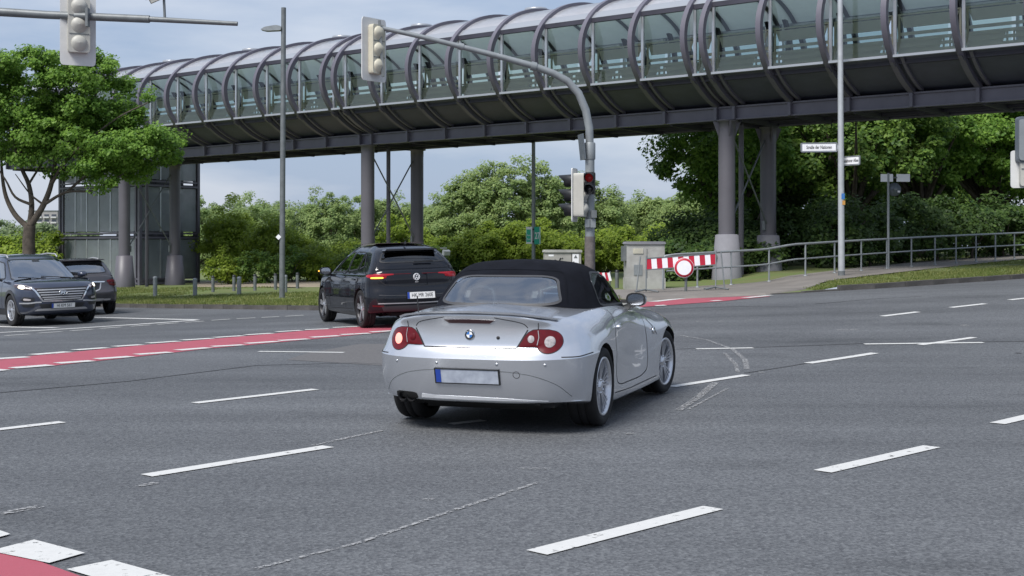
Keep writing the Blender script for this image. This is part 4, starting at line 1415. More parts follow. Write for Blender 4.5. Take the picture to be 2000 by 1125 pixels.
    patch('rear_lip', bv, 'rear', dens([Vector(p) for p in ((-.62, .268), (-.3, .285), (0, .29), (.3, .292), (.41, .30), (.42, .268), (0, .263))], .05), M['badge_white'], root, .003)
    MB().tube([(-.40, .60, .91), (-.43, .60, 1.06)], .006, 6).build('aerial', M['black'], root)
    # underbody so that no light passes below
    MB().box((1.2, 0, .23), (3.3, 1.0, .14)).box((-.35, 0, .27), (.6, 1.3, .12)).build('underbody', M['well'], root)
    MB().box((-.66, 0, .262), (.10, 1.1, .06)).build('diffuser', M['well'], root)
    pr = wheel_parts(.322, .255, .240, 'many', M['alloy'])
    pf = wheel_parts(.318, .225, .236, 'many', M['alloy'])
    for s in (-1, 1):
        put_wheel(root, pr, 0, s * .762, .322)
        put_wheel(root, pf, 2.495, s * .752, .318, -7)
    MB().tube([(0, -.7, .32), (0, .7, .32)], .05, 8).tube([(2.495, -.7, .32), (2.495, .7, .32)], .05, 8).build('axle', M['well'], root)
    return root
car = roadster()
place_car(car, -0.075, 10.78, 19.0)

# ---------------- family cars: one shell generator
def shell(p):
    xr, xf, hw, wb = p['xr'], p['xf'], p['hw'], p['wb']
    rows = []
    # per level: (z side, z rear, z front, width factor, rear pull-in, front pull-in)
    for k, (zs, zr, zf, wf, dr, df) in enumerate(p['levels']):
        w = hw * wf
        a, b = xr + dr, xf - df
        xsr = p.get('corner', .5)
        cols = [(a, 0, zr), (a + .015, .45 * w, zr), (a + .07, .76 * w, zr), (a + .22, .95 * w, .7 * zr + .3 * zs), (min(a + xsr, -.2), .99 * w, zs), (0, w, zs), (.25 * wb, .99 * w, zs), (.5 * wb, .985 * w, zs), (.75 * wb, .985 * w, zs),
                (wb - .15, w, .8 * zs + .2 * zf), (wb + .12, w, .6 * zs + .4 * zf), (b - .42, .96 * w, .3 * zs + .7 * zf), (b - .17, .80 * w, zf), (b - .04, .45 * w, zf), (b, 0, zf)]
        rows.append(cols)
    rows.insert(0, [(x * .96 + .06, y * .55, z) for (x, y, z) in rows[0]])
    rows.insert(0, [(x, 0, z) for (x, y, z) in rows[0]])
    top = rows[-1]
    for f, dz in ((.62, .025), (.12, .05)):
        rows.append([((x - 1.2) * (.55 + .45 * f) + 1.2, y * f, z + dz) for (x, y, z) in top])
    rows.append([(x, 0, z) for (x, y, z) in rows[-1]])
    return rows
def cabin(p):
    """greenhouse rings from belt to roof: (z rear, z side, z front, half width, x rear, x front)"""
    rows = []
    for (zr, zs, zf, w, a, b) in p['cabin']:
        L = b - a
        rows.append([(a, 0, zr), (a + .012, .45 * w, zr), (a + .045, .78 * w, zr), (a + .15, .95 * w, .7 * zr + .3 * zs), (a + .22 * L, w, zs), (a + .42 * L, 1.0 * w, zs), (a + .62 * L, 1.0 * w, zs), (a + .80 * L, .985 * w, .6 * zs + .4 * zf), (b - .13, .86 * w, zf), (b - .03, .48 * w, zf), (b, 0, zf)])
    last = rows[-1]
    m_ = (last[0][0] + last[-1][0]) / 2
    for f, dz in ((.6, .022), (.1, .035)):
        rows.append([(m_ + (x - m_) * (.35 + .65 * f), y * f, z + dz) for (x, y, z) in last])
    rows.append([(x, 0, z) for (x, y, z) in rows[-1]])
    return rows
def mirror_poly(poly):
    return [Vector((-q[0], q[1])) for q in poly]
def family_car(p):
    root = thing(p['name'], p['label'], 'car')
    root['wb'] = p['wb']
    bm = loft_mesh(shell(p), 9, 5)
    me = bm_mesh(bm, 'body', [p['paint'], M['well']]); bm.free()
    me = cut_arches(me, [(0, p['wr'], p['wr'] + .04, p['hw'] - .36, 1.4), (p['wb'], p['wr'], p['wr'] + .04, p['hw'] - .36, 1.4)], 'body')
    link('body', me, root)
    bm = loft_mesh(cabin(p), 9, 5)
    cme = bm_mesh(bm, 'cabin', [p.get('roof_paint', p['paint'])]); bm.free()
    cv = bvh_of(cme)
    wins = []
    for kind, view, poly in p['windows']:
        wins.append((view, poly))
    cut_windows(cme, wins)
    mark_sharp(cme, 45)
    link('cabin', cme, root)
    for kind, view, poly in p['windows']:
        patch(kind, cv, view, poly, p['glass'][kind], root, .004)
        ribbon('window_seal', cv, view, poly, .028, M['black'], root, .006, True)
    bv = bvh_of(me, cme)
    bfull = bvh_of(me)
    for x, y in ((p['wb'] * .30, .38), (p['wb'] * .30, -.38), (p['wb'] * .62, .38), (p['wb'] * .62, -.38)):
        seat(root, x, y, .72, .5, .5)
    steering(root, p['wb'] * .74, .38, 1.0)
    MB().box((p['wb'] * .84, 0, p['belt'] - .02), (.4, p['hw'] * 1.5, .06)).build('dashboard', M['interior'], root)
    for s in (-1, 1):
        v = 'left' if s > 0 else 'right'
        for ln in p['joints']:
            ribbon('door_joint', bfull, v, ln, .011, M['gap'], root, .002)
        for (hx, hz) in p['handles']:
            patch('door_handle', bfull, v, smooth_poly([(hx, hz), (hx + .2, hz + .005), (hx + .2, hz + .035), (hx, hz + .03)], 3, .3), p.get('handle_mat', p['paint']), root, .018, .004, 3)
        mirror(root, p['mirror'][0], s * p['mirror'][1], p['mirror'][2], s, p['paint'], 1.12, p.get('mirror_lit', 0) == s)
        if p.get('cladding'):
            for ax in (0, p['wb']):
                arc = [Vector((ax + (p['wr'] + .075) * math.cos(a), p['wr'] + (p['wr'] + .075) * math.sin(a))) for a in [R(-15 + 210 * k / 24) for k in range(25)]]
                ribbon('arch_trim', bfull, v, arc, .075, M['cladding'], root, .006)
            ribbon('sill_trim', bfull, v, [(p['wr'] + .05, .31), (p['wb'] - p['wr'] - .05, .31)], .16, M['cladding'], root, .006)
        if p.get('rails'):
            z0, x0, x1, yy = p['rails']
            MB().tube([(x0, s * yy, z0 - .06), (x0 + .1, s * yy, z0), (x0 + .5 * (x1 - x0), s * (yy + .01), z0 + .025), (x1 - .12, s * yy, z0), (x1, s * yy, z0 - .07)], .018, 8).build('roof_rail', p.get('rail_mat', M['satin']), root)
    MB().box((p['wb'] / 2, 0, .30), (p['wb'] + 1.0, p['hw'] * 1.0, .18)).build('underbody', M['well'], root)
    pw = wheel_parts(p['wr'], .22, p['rim'], p['style'], p['rim_mat'], p.get('lip_mat'))
    for s in (-1, 1):
        put_wheel(root, pw, 0, s * (p['hw'] - .125), p['wr'])
        put_wheel(root, pw, p['wb'], s * (p['hw'] - .125), p['wr'], p.get('steer', 0))
    MB().tube([(0, -.7, p['wr']), (0, .7, p['wr'])], .05, 8).tube([(p['wb'], -.7, p['wr']), (p['wb'], .7, p['wr'])], .05, 8).build('axle', M['well'], root)
    return root, bv, bfull, cv

# black hatchback
V2 = lambda L_: [Vector(q) for q in L_]
hb = dict(name='hatchback', label='black five-door hatchback with its left indicator lit, beside the red lane', wb=2.77, xr=-.69, xf=3.56, hw=.905, wr=.345, rim=.262, corner=.45, belt=.98,
    paint=M['paint_black'], style='bicolour', rim_mat=M['alloy'], lip_mat=M['alloy_dark'],
    levels=[(.20, .28, .20, .90, .10, .14), (.27, .31, .24, .965, .05, .06), (.42, .42, .40, .99, .01, .0), (.55, .55, .52, 1.0, .0, .0), (.62, .64, .58, .995, .015, .02), (.74, .74, .66, .985, .05, .05), (.86, .88, .74, .97, .05, .12), (.955, 1.0, .80, .935, .06, .22), (.985, 1.04, .84, .885, .09, .34)],
    cabin=[(1.0, .96, .92, .825, -.585, 2.95), (1.07, 1.03, .985, .80, -.57, 2.72), (1.20, 1.18, 1.14, .735, -.49, 2.38), (1.31, 1.32, 1.30, .655, -.37, 2.0), (1.39, 1.41, 1.415, .585, -.26, 1.68), (1.44, 1.465, 1.475, .515, -.12, 1.48), (1.47, 1.495, 1.50, .44, .04, 1.34)],
    windows=[('rear_window', 'rear', smooth_poly([(-.63, 1.175), (.63, 1.175), (.51, 1.355), (-.51, 1.355)], 5, .16)),
             ('windscreen', 'front', smooth_poly([(-.68, 1.0), (.68, 1.0), (.54, 1.385), (-.54, 1.385)], 5, .12))]
            + [(k_, v_, smooth_poly(q_, 3, .14)) for v_ in ('left', 'right') for k_, q_ in (('front_door_window', [(1.06, 1.02), (2.18, .995), (1.62, 1.33), (1.06, 1.385)]), ('rear_door_window', [(.36, 1.06), (.98, 1.03), (.98, 1.385), (.34, 1.365)]), ('quarter_window', [(.02, 1.12), (.28, 1.07), (.27, 1.345)]))],
    glass=dict(rear_window=M['car_glass_dark'], windscreen=M['car_glass_mid'], front_door_window=M['car_glass_mid'], rear_door_window=M['car_glass_dark'], quarter_window=M['car_glass_dark']),
    joints=[[(1.02, .97), (1.02, .34)], [(.30, .96), (.26, .72), (.42, .50), (.50, .34)], [(2.2, .93), (2.22, .62), (2.15, .34)], [(.5, .33), (2.15, .31)]],
    handles=[(1.12, .84), (.36, .86)], mirror=(2.10, .86, 1.0), mirror_lit=1, steer=2)
car, bv, bf, cv = family_car(hb)
for s in (-1, 1):
    lp = patch('tail_lamp', bf, 'rear', smooth_poly([(s * .42, .975), (s * .76, .98), (s * .815, .885), (s * .64, .885), (s * .58, .935), (s * .42, .955)], 4, .15), M['lens_red_glow'], car, .006, .004)
    v = 'left' if s > 0 else 'right'
    patch('lamp_wing', bf, v, smooth_poly([(-.60, .975), (-.36, .965), (-.30, .945), (-.36, .925), (-.60, .885)], 4, .2), M['lens_red_glow'], lp, .006)
    if s > 0:
        patch('indicator', bf, 'rear', smooth_poly([(.60, .893), (.80, .893), (.795, .92), (.61, .92)], 3, .3), M['lens_amber'], lp, .012)
    ribbon('reflector', bf, 'rear', [(s * .62, .40), (s * .80, .41)], .03, M['lens_red'], car, .005)
ribbon('light_bar', bf, 'rear', [(-.44, .967), (-.1, .967)], .010, M['lens_red'], car, .005)
ribbon('light_bar', bf, 'rear', [(.1, .967), (.44, .967)], .010, M['lens_red'], car, .005)
ribbon('tailgate_joint', bf, 'rear', [(-.68, .87), (-.58, .79), (-.3, .755), (0, .75), (.3, .755), (.58, .79), (.68, .87)], .012, M['gap'], car, .002)
ribbon('bumper_crease', bf, 'rear', [(-.70, .60), (-.4, .585), (0, .58), (.4, .585), (.70, .60)], .012, M['cladding'], car, .003)
ribbon('bumper_trim', bf, 'rear', [(-.72, .45), (0, .44), (.72, .45)], .02, M['satin'], car, .004)
patch('diffuser', bf, 'rear', smooth_poly([(-.62, .30), (.62, .30), (.66, .40), (-.66, .40)], 4, .15), M['cladding'], car, .004)
MB().prism([(-.50, 0), (.50, 0), (.47, .03), (-.47, .03)], .24, 'x', (-.27, 0, 1.385)).build('roof_spoiler', M['paint_black'], car)
MB().bar((-.565, .02, 1.17), (-.565, -.34, 1.185), .02, .03).build('rear_wiper', M['black'], car)
patch('tailgate_panel', cv, 'rear', smooth_poly([(-.70, 1.055), (.70, 1.055), (.65, 1.16), (-.65, 1.16)], 3, .15), M['paint_black'], car, .006)
MB().prism(smooth_poly([(.15, -.46), (1.5, -.46), (1.5, .46), (.15, .46)], 4, .08), .01, 'z', (0, 0, 1.527)).build('panorama_roof', M['lens_dark'], car)
MB().prism([(-.02, 0), (.10, 0), (0, .06)], .02, 'y', (-.05, 0, 1.50)).build('roof_aerial', M['black'], car)
fm = frame_at(bf, 'rear', 0, .905, .004)
bd = put('rear_badge', MB().lathe([(.052, 0), (.054, .008), (.062, .008), (.064, 0)], 32).mesh('rear_badge', M['badge_white']), car, fm)
m_ = MB()
for (a, b) in (((-.020, .045), (0, .004)), ((.020, .045), (0, .004)), ((-.045, .028), (-.022, -.042)), ((.045, .028), (.022, -.042)), ((-.022, -.042), (0, -.006)), ((.022, -.042), (0, -.006))):
    m_.bar((*a, .005), (*b, .005), .010, .006, (0, 0, 1))
m_.build('badge_letters', M['badge_white'], bd)
put('model_lettering', text_mesh('ID.3', .034, M['badge_white'], .001), car, frame_at(bf, 'rear', 0, .815, .005))
fm = frame_at(bf, 'rear', -.06, .575, .006)
number_plate(car, fm, 'HK MR 260E', .52, .12)
hb_pos = G(703, 641)
hb_psi = -22.5
hh = Vector((math.sin(R(hb_psi)), math.cos(R(hb_psi))))
place_car(car, hb_pos.x + hh.y * .90, hb_pos.y - hh.x * .90, hb_psi)

# grey sport utility car coming towards the camera
su = dict(name='sport_utility_car', label='dark slate sport utility car facing the camera with headlamps on, cut by the left edge', wb=2.67, xr=-.93, xf=3.55, hw=.925, wr=.355, rim=.235, corner=.6, belt=1.03,
    paint=M['paint_slate'], style='double', rim_mat=M['alloy'], cladding=True, rails=(1.615, -.1, 1.40, .57),
    levels=[(.26, .32, .24, .90, .10, .20), (.32, .36, .29, .965, .05, .08), (.46, .46, .44, .99, .01, .01), (.58, .58, .56, 1.0, .0, .0), (.68, .68, .70, 1.0, .015, .0), (.80, .80, .84, .99, .03, .03), (.92, .92, .94, .97, .05, .14), (1.01, 1.02, .985, .93, .07, .28), (1.04, 1.06, 1.01, .88, .10, .46)],
    cabin=[(1.05, 1.02, .98, .83, -.74, 2.55), (1.10, 1.08, 1.03, .81, -.72, 2.42), (1.24, 1.22, 1.18, .765, -.66, 2.14), (1.40, 1.38, 1.36, .71, -.58, 1.80), (1.53, 1.52, 1.50, .65, -.50, 1.52), (1.58, 1.58, 1.57, .58, -.46, 1.34), (1.60, 1.61, 1.605, .50, -.40, 1.2)],
    windows=[('rear_window', 'rear', smooth_poly([(-.64, 1.14), (.64, 1.14), (.55, 1.46), (-.55, 1.46)], 5, .16)),
             ('windscreen', 'front', smooth_poly([(-.735, 1.035), (.735, 1.035), (.585, 1.505), (-.585, 1.505)], 5, .10))]
            + [(k_, v_, smooth_poly(q_, 3, .14)) for v_ in ('left', 'right') for k_, q_ in (('front_door_window', [(.90, 1.08), (1.92, 1.06), (1.42, 1.43), (.90, 1.49)]), ('rear_door_window', [(.10, 1.12), (.82, 1.09), (.82, 1.49), (.10, 1.46)]), ('quarter_window', [(-.38, 1.20), (.02, 1.14), (.02, 1.42)]))],
    glass=dict(rear_window=M['car_glass_dark'], windscreen=M['car_glass_mid'], front_door_window=M['car_glass_mid'], rear_door_window=M['car_glass_dark'], quarter_window=M['car_glass_dark']),
    joints=[[(.86, 1.03), (.86, .40)], [(.02, 1.02), (.10, .72), (.38, .40)], [(1.98, 1.0), (2.02, .66), (1.98, .40)]],
    handles=[(.96, .93), (.18, .95)], mirror=(1.86, .90, 1.08), steer=4)
car, bv, bf, cv = family_car(su)
patch('grille', bf, 'front', V2([(-.60, .845), (.60, .845), (.56, .78), (.42, .555), (-.42, .555), (-.56, .78)]), M['black'], car, .006)
for k, (z, w) in enumerate(((.80, .545), (.745, .515), (.69, .475), (.635, .44), (.59, .41))):
    ribbon('grille_bar', bf, 'front', [(-w, z), (w, z)], .024, M['satin'], car, .012)
for s in (-1, 1):
    ribbon('grille_frame', bf, 'front', [(s * .66, .86), (s * .58, .79), (s * .50, .66), (s * .43, .55)], .035, M['chrome'], car, .014)
    lp = patch('headlamp', bf, 'front', smooth_poly([(s * .50, .83), (s * .64, .85), (s * .84, .93), (s * .895, .925), (s * .885, .86), (s * .78, .815), (s * .62, .80)], 4, .2), M['lens_dark'], car, .006, .006)
    circ = [Vector((s * .80 + .048 * math.cos(a), .872 + .042 * math.sin(a))) for a in [2 * math.pi * k / 18 for k in range(18)]]
    patch('lamp_bulb', bf, 'front', circ, M['lamp_lit'], lp, .014, .006, 4)
    circ = [Vector((s * .67 + .028 * math.cos(a), .84 + .026 * math.sin(a))) for a in [2 * math.pi * k / 14 for k in range(14)]]
    patch('lamp_bulb', bf, 'front', circ, M['lens_clear'], lp, .014, .004, 3)
    ribbon('lamp_brow', bf, 'front', [(s * .62, .862), (s * .78, .915), (s * .90, .945)], .012, M['lens_clear'], lp, .012)
    patch('fog_recess', bf, 'front', smooth_poly([(s * .58, .62), (s * .80, .665), (s * .85, .60), (s * .80, .545), (s * .62, .55)], 3, .2), M['black'], car, .005)
    patch('fog_lamp', bf, 'front', smooth_poly([(s * .66, .60), (s * .79, .63), (s * .80, .58), (s * .68, .57)], 3, .25), M['lens_clear'], car, .012)
    ribbon('bumper_trim', bf, 'front', [(s * .86, .52), (s * .70, .515), (s * .55, .53), (s * .46, .53)], .03, M['satin'], car, .008)
    patch('intake', bf, 'front', smooth_poly([(s * .58, .50), (s * .84, .49), (s * .80, .43), (s * .62, .42)], 3, .2), M['black'], car, .005)
ribbon('grille_frame', bf, 'front', [(-.44, .552), (0, .545), (.44, .552)], .03, M['chrome'], car, .014)
patch('lower_grille', bf, 'front', smooth_poly([(-.52, .49), (.52, .49), (.44, .37), (-.44, .37)], 3, .12), M['black'], car, .005)
patch('skid_plate', bf, 'front', smooth_poly([(-.60, .335), (.60, .335), (.52, .385), (-.52, .385)], 3, .12), M['satin'], car, .008)
fm = frame_at(bf, 'front', 0, .73, .022)
e_ = [(.085 * math.cos(a), .044 * math.sin(a), .006) for a in [2 * math.pi * k / 28 for k in range(28)]]
bd = put('front_badge', MB().tube(e_, .008, 6, closed=True).mesh('front_badge', M['chrome']), car, fm)
MB().bar((-.045, -.028, .006), (-.022, .030, .006), .016, .008).bar((.022, -.030, .006), (.045, .028, .006), .016, .008).bar((-.034, -.006, .006), (.034, .006, .006), .014, .008).build('badge_letter', M['chrome'], bd)
number_plate(car, frame_at(bf, 'front', 0, .445, .012), 'HI KM 561', .52, .11)
MB().bar((2.5, .55, 1.045), (2.33, -.1, 1.10), .02, .02).bar((2.5, -.05, 1.045), (2.33, -.62, 1.09), .02, .02).build('wiper', M['black'], car)
for s in (-1, 1):
    ribbon('bonnet_crease', bv, 'top', [(3.2, s * .42), (2.7, s * .55), (2.4, s * .60)], .008, M['gap'], car, .002)
patch('windscreen_sensor', cv, 'front', smooth_poly([(-.09, 1.44), (.09, 1.44), (.07, 1.50), (-.07, 1.50)], 3, .2), M['black'], car, .008)
su_psi = 143.0
hh = Vector((math.sin(R(su_psi)), math.cos(R(su_psi))))
fr = Vector(((22 - 1000) / FPX * 29.0, 29.0))                      # right front wheel, left in the picture
ra = fr - hh * 2.67 - Vector((hh.y, -hh.x)) * .90
place_car(car, ra.x, ra.y, su_psi)

# brown-grey crossover behind it, seen from the rear
cr = dict(name='crossover_car', label='brown-grey crossover car seen from behind, half hidden by the oncoming dark car', wb=2.70, xr=-.80, xf=3.6, hw=.90, wr=.345, rim=.24, corner=.55, belt=1.0,
    paint=M['paint_grey'], style='double', rim_mat=M['alloy_dark'], cladding=True, rails=(1.485, .0, 1.45, .53),
    levels=[(.26, .34, .24, .88, .12, .14), (.32, .38, .29, .965, .06, .06), (.46, .48, .44, .99, .02, .01), (.58, .585, .54, 1.0, .0, .0), (.66, .66, .60, 1.0, .03, .01), (.76, .76, .68, .985, .06, .05), (.87, .87, .76, .965, .07, .12), (.97, .98, .82, .925, .09, .22), (1.0, 1.03, .86, .87, .12, .36)],
    cabin=[(1.03, .98, .93, .82, -.62, 2.75), (1.08, 1.05, 1.0, .80, -.59, 2.55), (1.20, 1.18, 1.14, .745, -.50, 2.2), (1.33, 1.32, 1.29, .68, -.38, 1.85), (1.415, 1.41, 1.40, .61, -.29, 1.55), (1.45, 1.452, 1.455, .54, -.24, 1.38), (1.465, 1.475, 1.475, .46, -.18, 1.25)],
    windows=[('rear_window', 'rear', smooth_poly([(-.62, 1.10), (.62, 1.10), (.52, 1.36), (-.52, 1.36)], 5, .18)),
             ('windscreen', 'front', smooth_poly([(-.66, 1.02), (.66, 1.02), (.54, 1.38), (-.54, 1.38)], 5, .12))]
            + [(k_, v_, smooth_poly(q_, 3, .14)) for v_ in ('left', 'right') for k_, q_ in (('front_door_window', [(1.0, 1.05), (2.1, 1.02), (1.55, 1.33), (1.0, 1.37)]), ('rear_door_window', [(.22, 1.09), (.93, 1.06), (.93, 1.37), (.25, 1.34)]))],
    glass=dict(rear_window=M['car_glass_mid'], windscreen=M['car_glass_mid'], front_door_window=M['car_glass_mid'], rear_door_window=M['car_glass_dark']),
    joints=[[(.97, .99), (.97, .38)], [(.16, .97), (.22, .72), (.46, .40)]], handles=[(1.05, .88), (.28, .90)], mirror=(2.0, .86, 1.03))
car, bv, bf, cv = family_car(cr)
for s in (-1, 1):
    lp = patch('tail_lamp', bf, 'rear', smooth_poly([(s * .56, .90), (s * .74, .93), (s * .84, .88), (s * .86, .78), (s * .80, .74), (s * .64, .78)], 4, .25), M['lens_red'], car, .006, .008)
    patch('lamp_wing', bf, 'left' if s > 0 else 'right', smooth_poly([(-.66, .93), (-.40, .89), (-.34, .85), (-.40, .80), (-.66, .75)], 4, .25), M['lens_red'], lp, .006)
    ribbon('lamp_joint', bf, 'rear', [(s * .58, .85), (s * .85, .83)], .012, M['lens_dark'], lp, .016)
    patch('exhaust_tip', bf, 'rear', smooth_poly([(s * .48, .37), (s * .66, .38), (s * .66, .42), (s * .48, .42)], 3, .2), M['satin'], car, .010)
ribbon('boot_trim', bf, 'rear', [(-.52, .865), (0, .875), (.52, .865)], .03, M['chrome'], car, .008)
patch('plate_recess', bf, 'rear', smooth_poly([(-.40, .84), (.40, .84), (.34, .66), (-.34, .66)], 3, .12), M['black'], car, .004)
ribbon('plate_trim', bf, 'rear', [(-.42, .84), (-.36, .66), (.36, .66), (.42, .84)], .03, M['satin'], car, .008)
ribbon('bumper_crease', bf, 'rear', [(-.75, .575), (0, .565), (.75, .575)], .03, M['cladding'], car, .006)
patch('rear_bumper', bf, 'rear', smooth_poly([(-.74, .36), (.74, .36), (.78, .52), (-.78, .52)], 3, .15), M['cladding'], car, .005)
patch('skid_plate', bf, 'rear', smooth_poly([(-.46, .365), (.46, .365), (.50, .43), (-.50, .43)], 3, .15), M['satin'], car, .009)
number_plate(car, frame_at(bf, 'rear', 0, .75, .012), None, .50, .11)
MB().bar((-.60, -.02, 1.09), (-.585, .34, 1.13), .03, .05).build('rear_wiper', M['black'], car)
MB().prism([(-.62, 0), (.62, 0), (.56, .03), (-.56, .03)], .26, 'x', (-.27, 0, 1.435)).build('roof_spoiler', M['paint_grey'], car)
put('rear_badge', disc(.05, .008, 20).mesh('rear_badge', M['chrome']), car, frame_at(bf, 'rear', 0, .93, .004))
cr_psi = -30.0
hh = Vector((math.sin(R(cr_psi)), math.cos(R(cr_psi))))
rw = Vector(((214 - 1000) / FPX * 34.5, 34.5))                      # right rear wheel
ra = rw - Vector((hh.y, -hh.x)) * .78
place_car(car, ra.x, ra.y, cr_psi)
# ------------------------------------------------------------------ street furniture
ORD = ['first', 'second', 'third', 'fourth', 'fifth', 'sixth', 'seventh', 'eighth', 'ninth', 'tenth', 'eleventh', 'twelfth', 'thirteenth', 'fourteenth', 'fifteenth', 'sixteenth', 'seventeenth', 'eighteenth', 'nineteenth', 'twentieth']
M['lamp_red'] = mat('signal_red_lit', (0.07, 0.006, 0.008), 0.3, emit=(1.0, 0.05, 0.05), estr=0.04, var=0.05)
M['lens_off'] = mat('signal_lens_off', (0.02, 0.02, 0.022), 0.2, coat=1.0, var=0.1)
M['sign_red'] = mat('sign_red', (0.45, 0.015, 0.04), 0.45, var=0.08, vscale=8)
M['sign_white'] = mat('sign_white', (0.82, 0.82, 0.85), 0.45, var=0.05, vscale=8)
M['sign_green'] = mat('sign_green', (0.02, 0.42, 0.28), 0.45, var=0.06)
M['sign_back'] = mat('sign_back', (0.13, 0.15, 0.17), 0.55, metal=0.3, var=0.15)
M['box_grey'] = mat('box_grey', (0.33, 0.32, 0.30), 0.8, var=0.12, vscale=3, bump=0.1)
M['rust_brown'] = mat('old_wrap', (0.13, 0.115, 0.11), 0.85, var=0.35, vscale=9, bump=0.4)
M['concrete_old'] = mat('concrete_old', (0.42, 0.42, 0.40), 0.9, c2=(0.27, 0.265, 0.25), vscale=2.6, bump=0.4)

def ground_z(x, y):
    e = road_edge(x)
    return TZ(x, y) + (lift(x) if y > e else 0)
def aim(d):
    """rotation about z that turns local -y (the face) towards direction d"""
    return math.atan2(d[0], -d[1])

def signal_head(parent, loc, face, n=3, pitch=.30, w=.30, shell='signal_cream', board=None, visor=.24, lit=None, back=True, name='signal_head', deep=.12):
    """traffic signal: housing with one domed chamber per lens, visors in front, optional white backing board; faces local -y"""
    h = pitch * n
    hd = MB()
    hd.prism(smooth_poly([(-w / 2, -h / 2), (w / 2, -h / 2), (w / 2, h / 2), (-w / 2, h / 2)], 5, .10), deep, 'y', (0, deep / 2 - .06, 0))
    o = hd.build(name, M[shell], parent, loc)
    o.rotation_euler = (0, 0, aim(face))
    r = pitch * .40
    for k in range(n):
        z = h / 2 - pitch * (k + .5)
        if back:
            prof = [(r * math.cos(a) * 1.08, deep - .07 + r * .62 * math.sin(a)) for a in [math.pi / 2 * q / 6 for q in range(7)]]
            vs, fs = [], []
            for (rr, hh_) in prof:
                for j in range(16):
                    an = 2 * math.pi * j / 16
                    zz = rr * math.sin(an)
                    vs.append((rr * math.cos(an), hh_ * (1 if zz > 0 else 1 - .25 * abs(zz) / r), z + (zz if zz > 0 else zz * 1.3)))
            for i in range(6):
                for j in range(16):
                    fs.append((i * 16 + j, i * 16 + (j + 1) % 16, (i + 1) * 16 + (j + 1) % 16, (i + 1) * 16 + j))
            MB().add(vs, fs, 0, True).build('rear_chamber', M[shell], o)
        MB().lathe([(0, -.075), (r, -.066), (r, -.05)], 24, 'y', (0, 0, z)).build('lens', M['lamp_red'] if lit == k else M['lens_off'], o)
        v = MB()
        vs, fs = [], []
        nn = 26
        for j in range(nn):
            a = R(-65) + R(310) * j / (nn - 1)
            ca, sa = math.cos(a), math.sin(a)
            L = visor * (.55 + .45 * max(0, sa)) if True else visor
            for rr in (r + .014, r + .004):
                vs += [(rr * ca, -.05, z + rr * sa), (rr * ca * .97, -.05 - L, z + rr * sa * .97 - .01)]
        for j in range(nn - 1):
            b = j * 4
            fs += [(b, b + 4, b + 5, b + 1), (b + 2, b + 3, b + 7, b + 6), (b + 1, b + 5, b + 7, b + 3)]
        v.add(vs, fs, 0, True)
        v.build('visor', M['black'], o)
        if k:
            MB().box((0, deep - .058, z + pitch / 2), (w * .92, .012, .012)).build('chamber_joint', M['galv_dark'], o)
    if board:
        bw_, bh = board
        MB().prism(smooth_poly([(-bw_ / 2, -bh / 2), (bw_ / 2, -bh / 2), (bw_ / 2, bh / 2), (-bw_ / 2, bh / 2)], 5, .09), .02, 'y', (0, -.04, 0)).build('backing_board', M['white_pl'], o)
    return o

# signal mast in the middle, arm reaching left over the road
mp = Vector((1.46, 24.0, 0)); mp.z = ground_z(mp.x, mp.y)
mast = thing('signal_mast', 'grey traffic signal mast with curved arm rising behind the silver roadster', 'traffic light', mp)
def rel(px, py, Y, o):
    return P(px, py, Y) - o
pole = [rel(1152, y, 24, mp) for y in (520, 400, 290)]
pole[0] = Vector((0, 0, -.05))
MB().tube([(0, 0, -.05), (0, 0, 1.2), (0, 0, (P(1152, 290, 24) - mp).z)], [.095, .09, .086], 16).build('pole', M['galv'], mast)
MB().tube([(0, 0, 0.02), (0, 0, (P(1152, 462, 24) - mp).z)], .098, 16).build('pole_wrap', M['rust_brown'], mast)
MB().lathe([(.095, 0), (.104, .02), (.104, .30), (.095, .32)], 16, c=(0, 0, (P(1152, 312, 24) - mp).z)).build('pole_collar', M['galv'], mast)
arm_px = [(1152, 300), (1151, 250), (1144, 215), (1130, 182), (1108, 158), (1080, 143), (1045, 130), (985, 113), (900, 91), (820, 71), (742, 54)]
MB().tube([rel(x, y, 24 - .5 * (1152 - x) / 410, mp) for x, y in arm_px], [.076, .076, .075, .073, .071, .068, .064, .056, .05, .045, .041], 14).build('arm', M['galv'], mast)
for (x, y) in ((1047, 131), (905, 92)):
    p = rel(x, y, 24 - .5 * (1152 - x) / 410, mp)
    q = rel(x - 10, y - 2.6, 24 - .5 * (1162 - x) / 410, mp)
    MB().tube([p, q], .085 if x > 1000 else .066, 12).build('arm_sleeve', M['galv'], mast)
hd = signal_head(mast, rel(733, 97, 23.5, mp), (-.76, .65), 3, .30, .30, 'signal_cream', (.60, 1.16), deep=.16)
MB().bar(rel(741, 40, 23.45, mp), rel(748, 150, 23.45, mp), .06, .05).build('head_bracket', M['galv_dark'], mast)
signal_head(mast, rel(1126, 381, 23.9, mp), (-.93, .36), 3, .27, .26, 'signal_grey', (.32, 1.0), .30, deep=.24)
signal_head(mast, rel(1153, 358, 23.75, mp), (-.28, -.95), 2, .205, .17, 'black', None, .16, 0, False)
MB().prism([(0, 0), (.05, 0), (.05, .28), (0, .30)], .16, 'y', rel(1138, 312, 24, mp)).build('sensor_plate', M['galv_dark'], mast)
MB().prism([(-.012, 0), (.012, 0), (.012, .48), (-.012, .48)], .34, 'y', rel(1139, 312, 24, mp), Matrix.Rotation(R(12), 3, 'Z') @ Matrix.Rotation(R(-6), 3, 'Y')).build('side_sign', M['sign_back'], mast)
MB().box(rel(1160, 418, 23.85, mp), (.10, .10, .14)).build('junction_box', M['galv_dark'], mast)
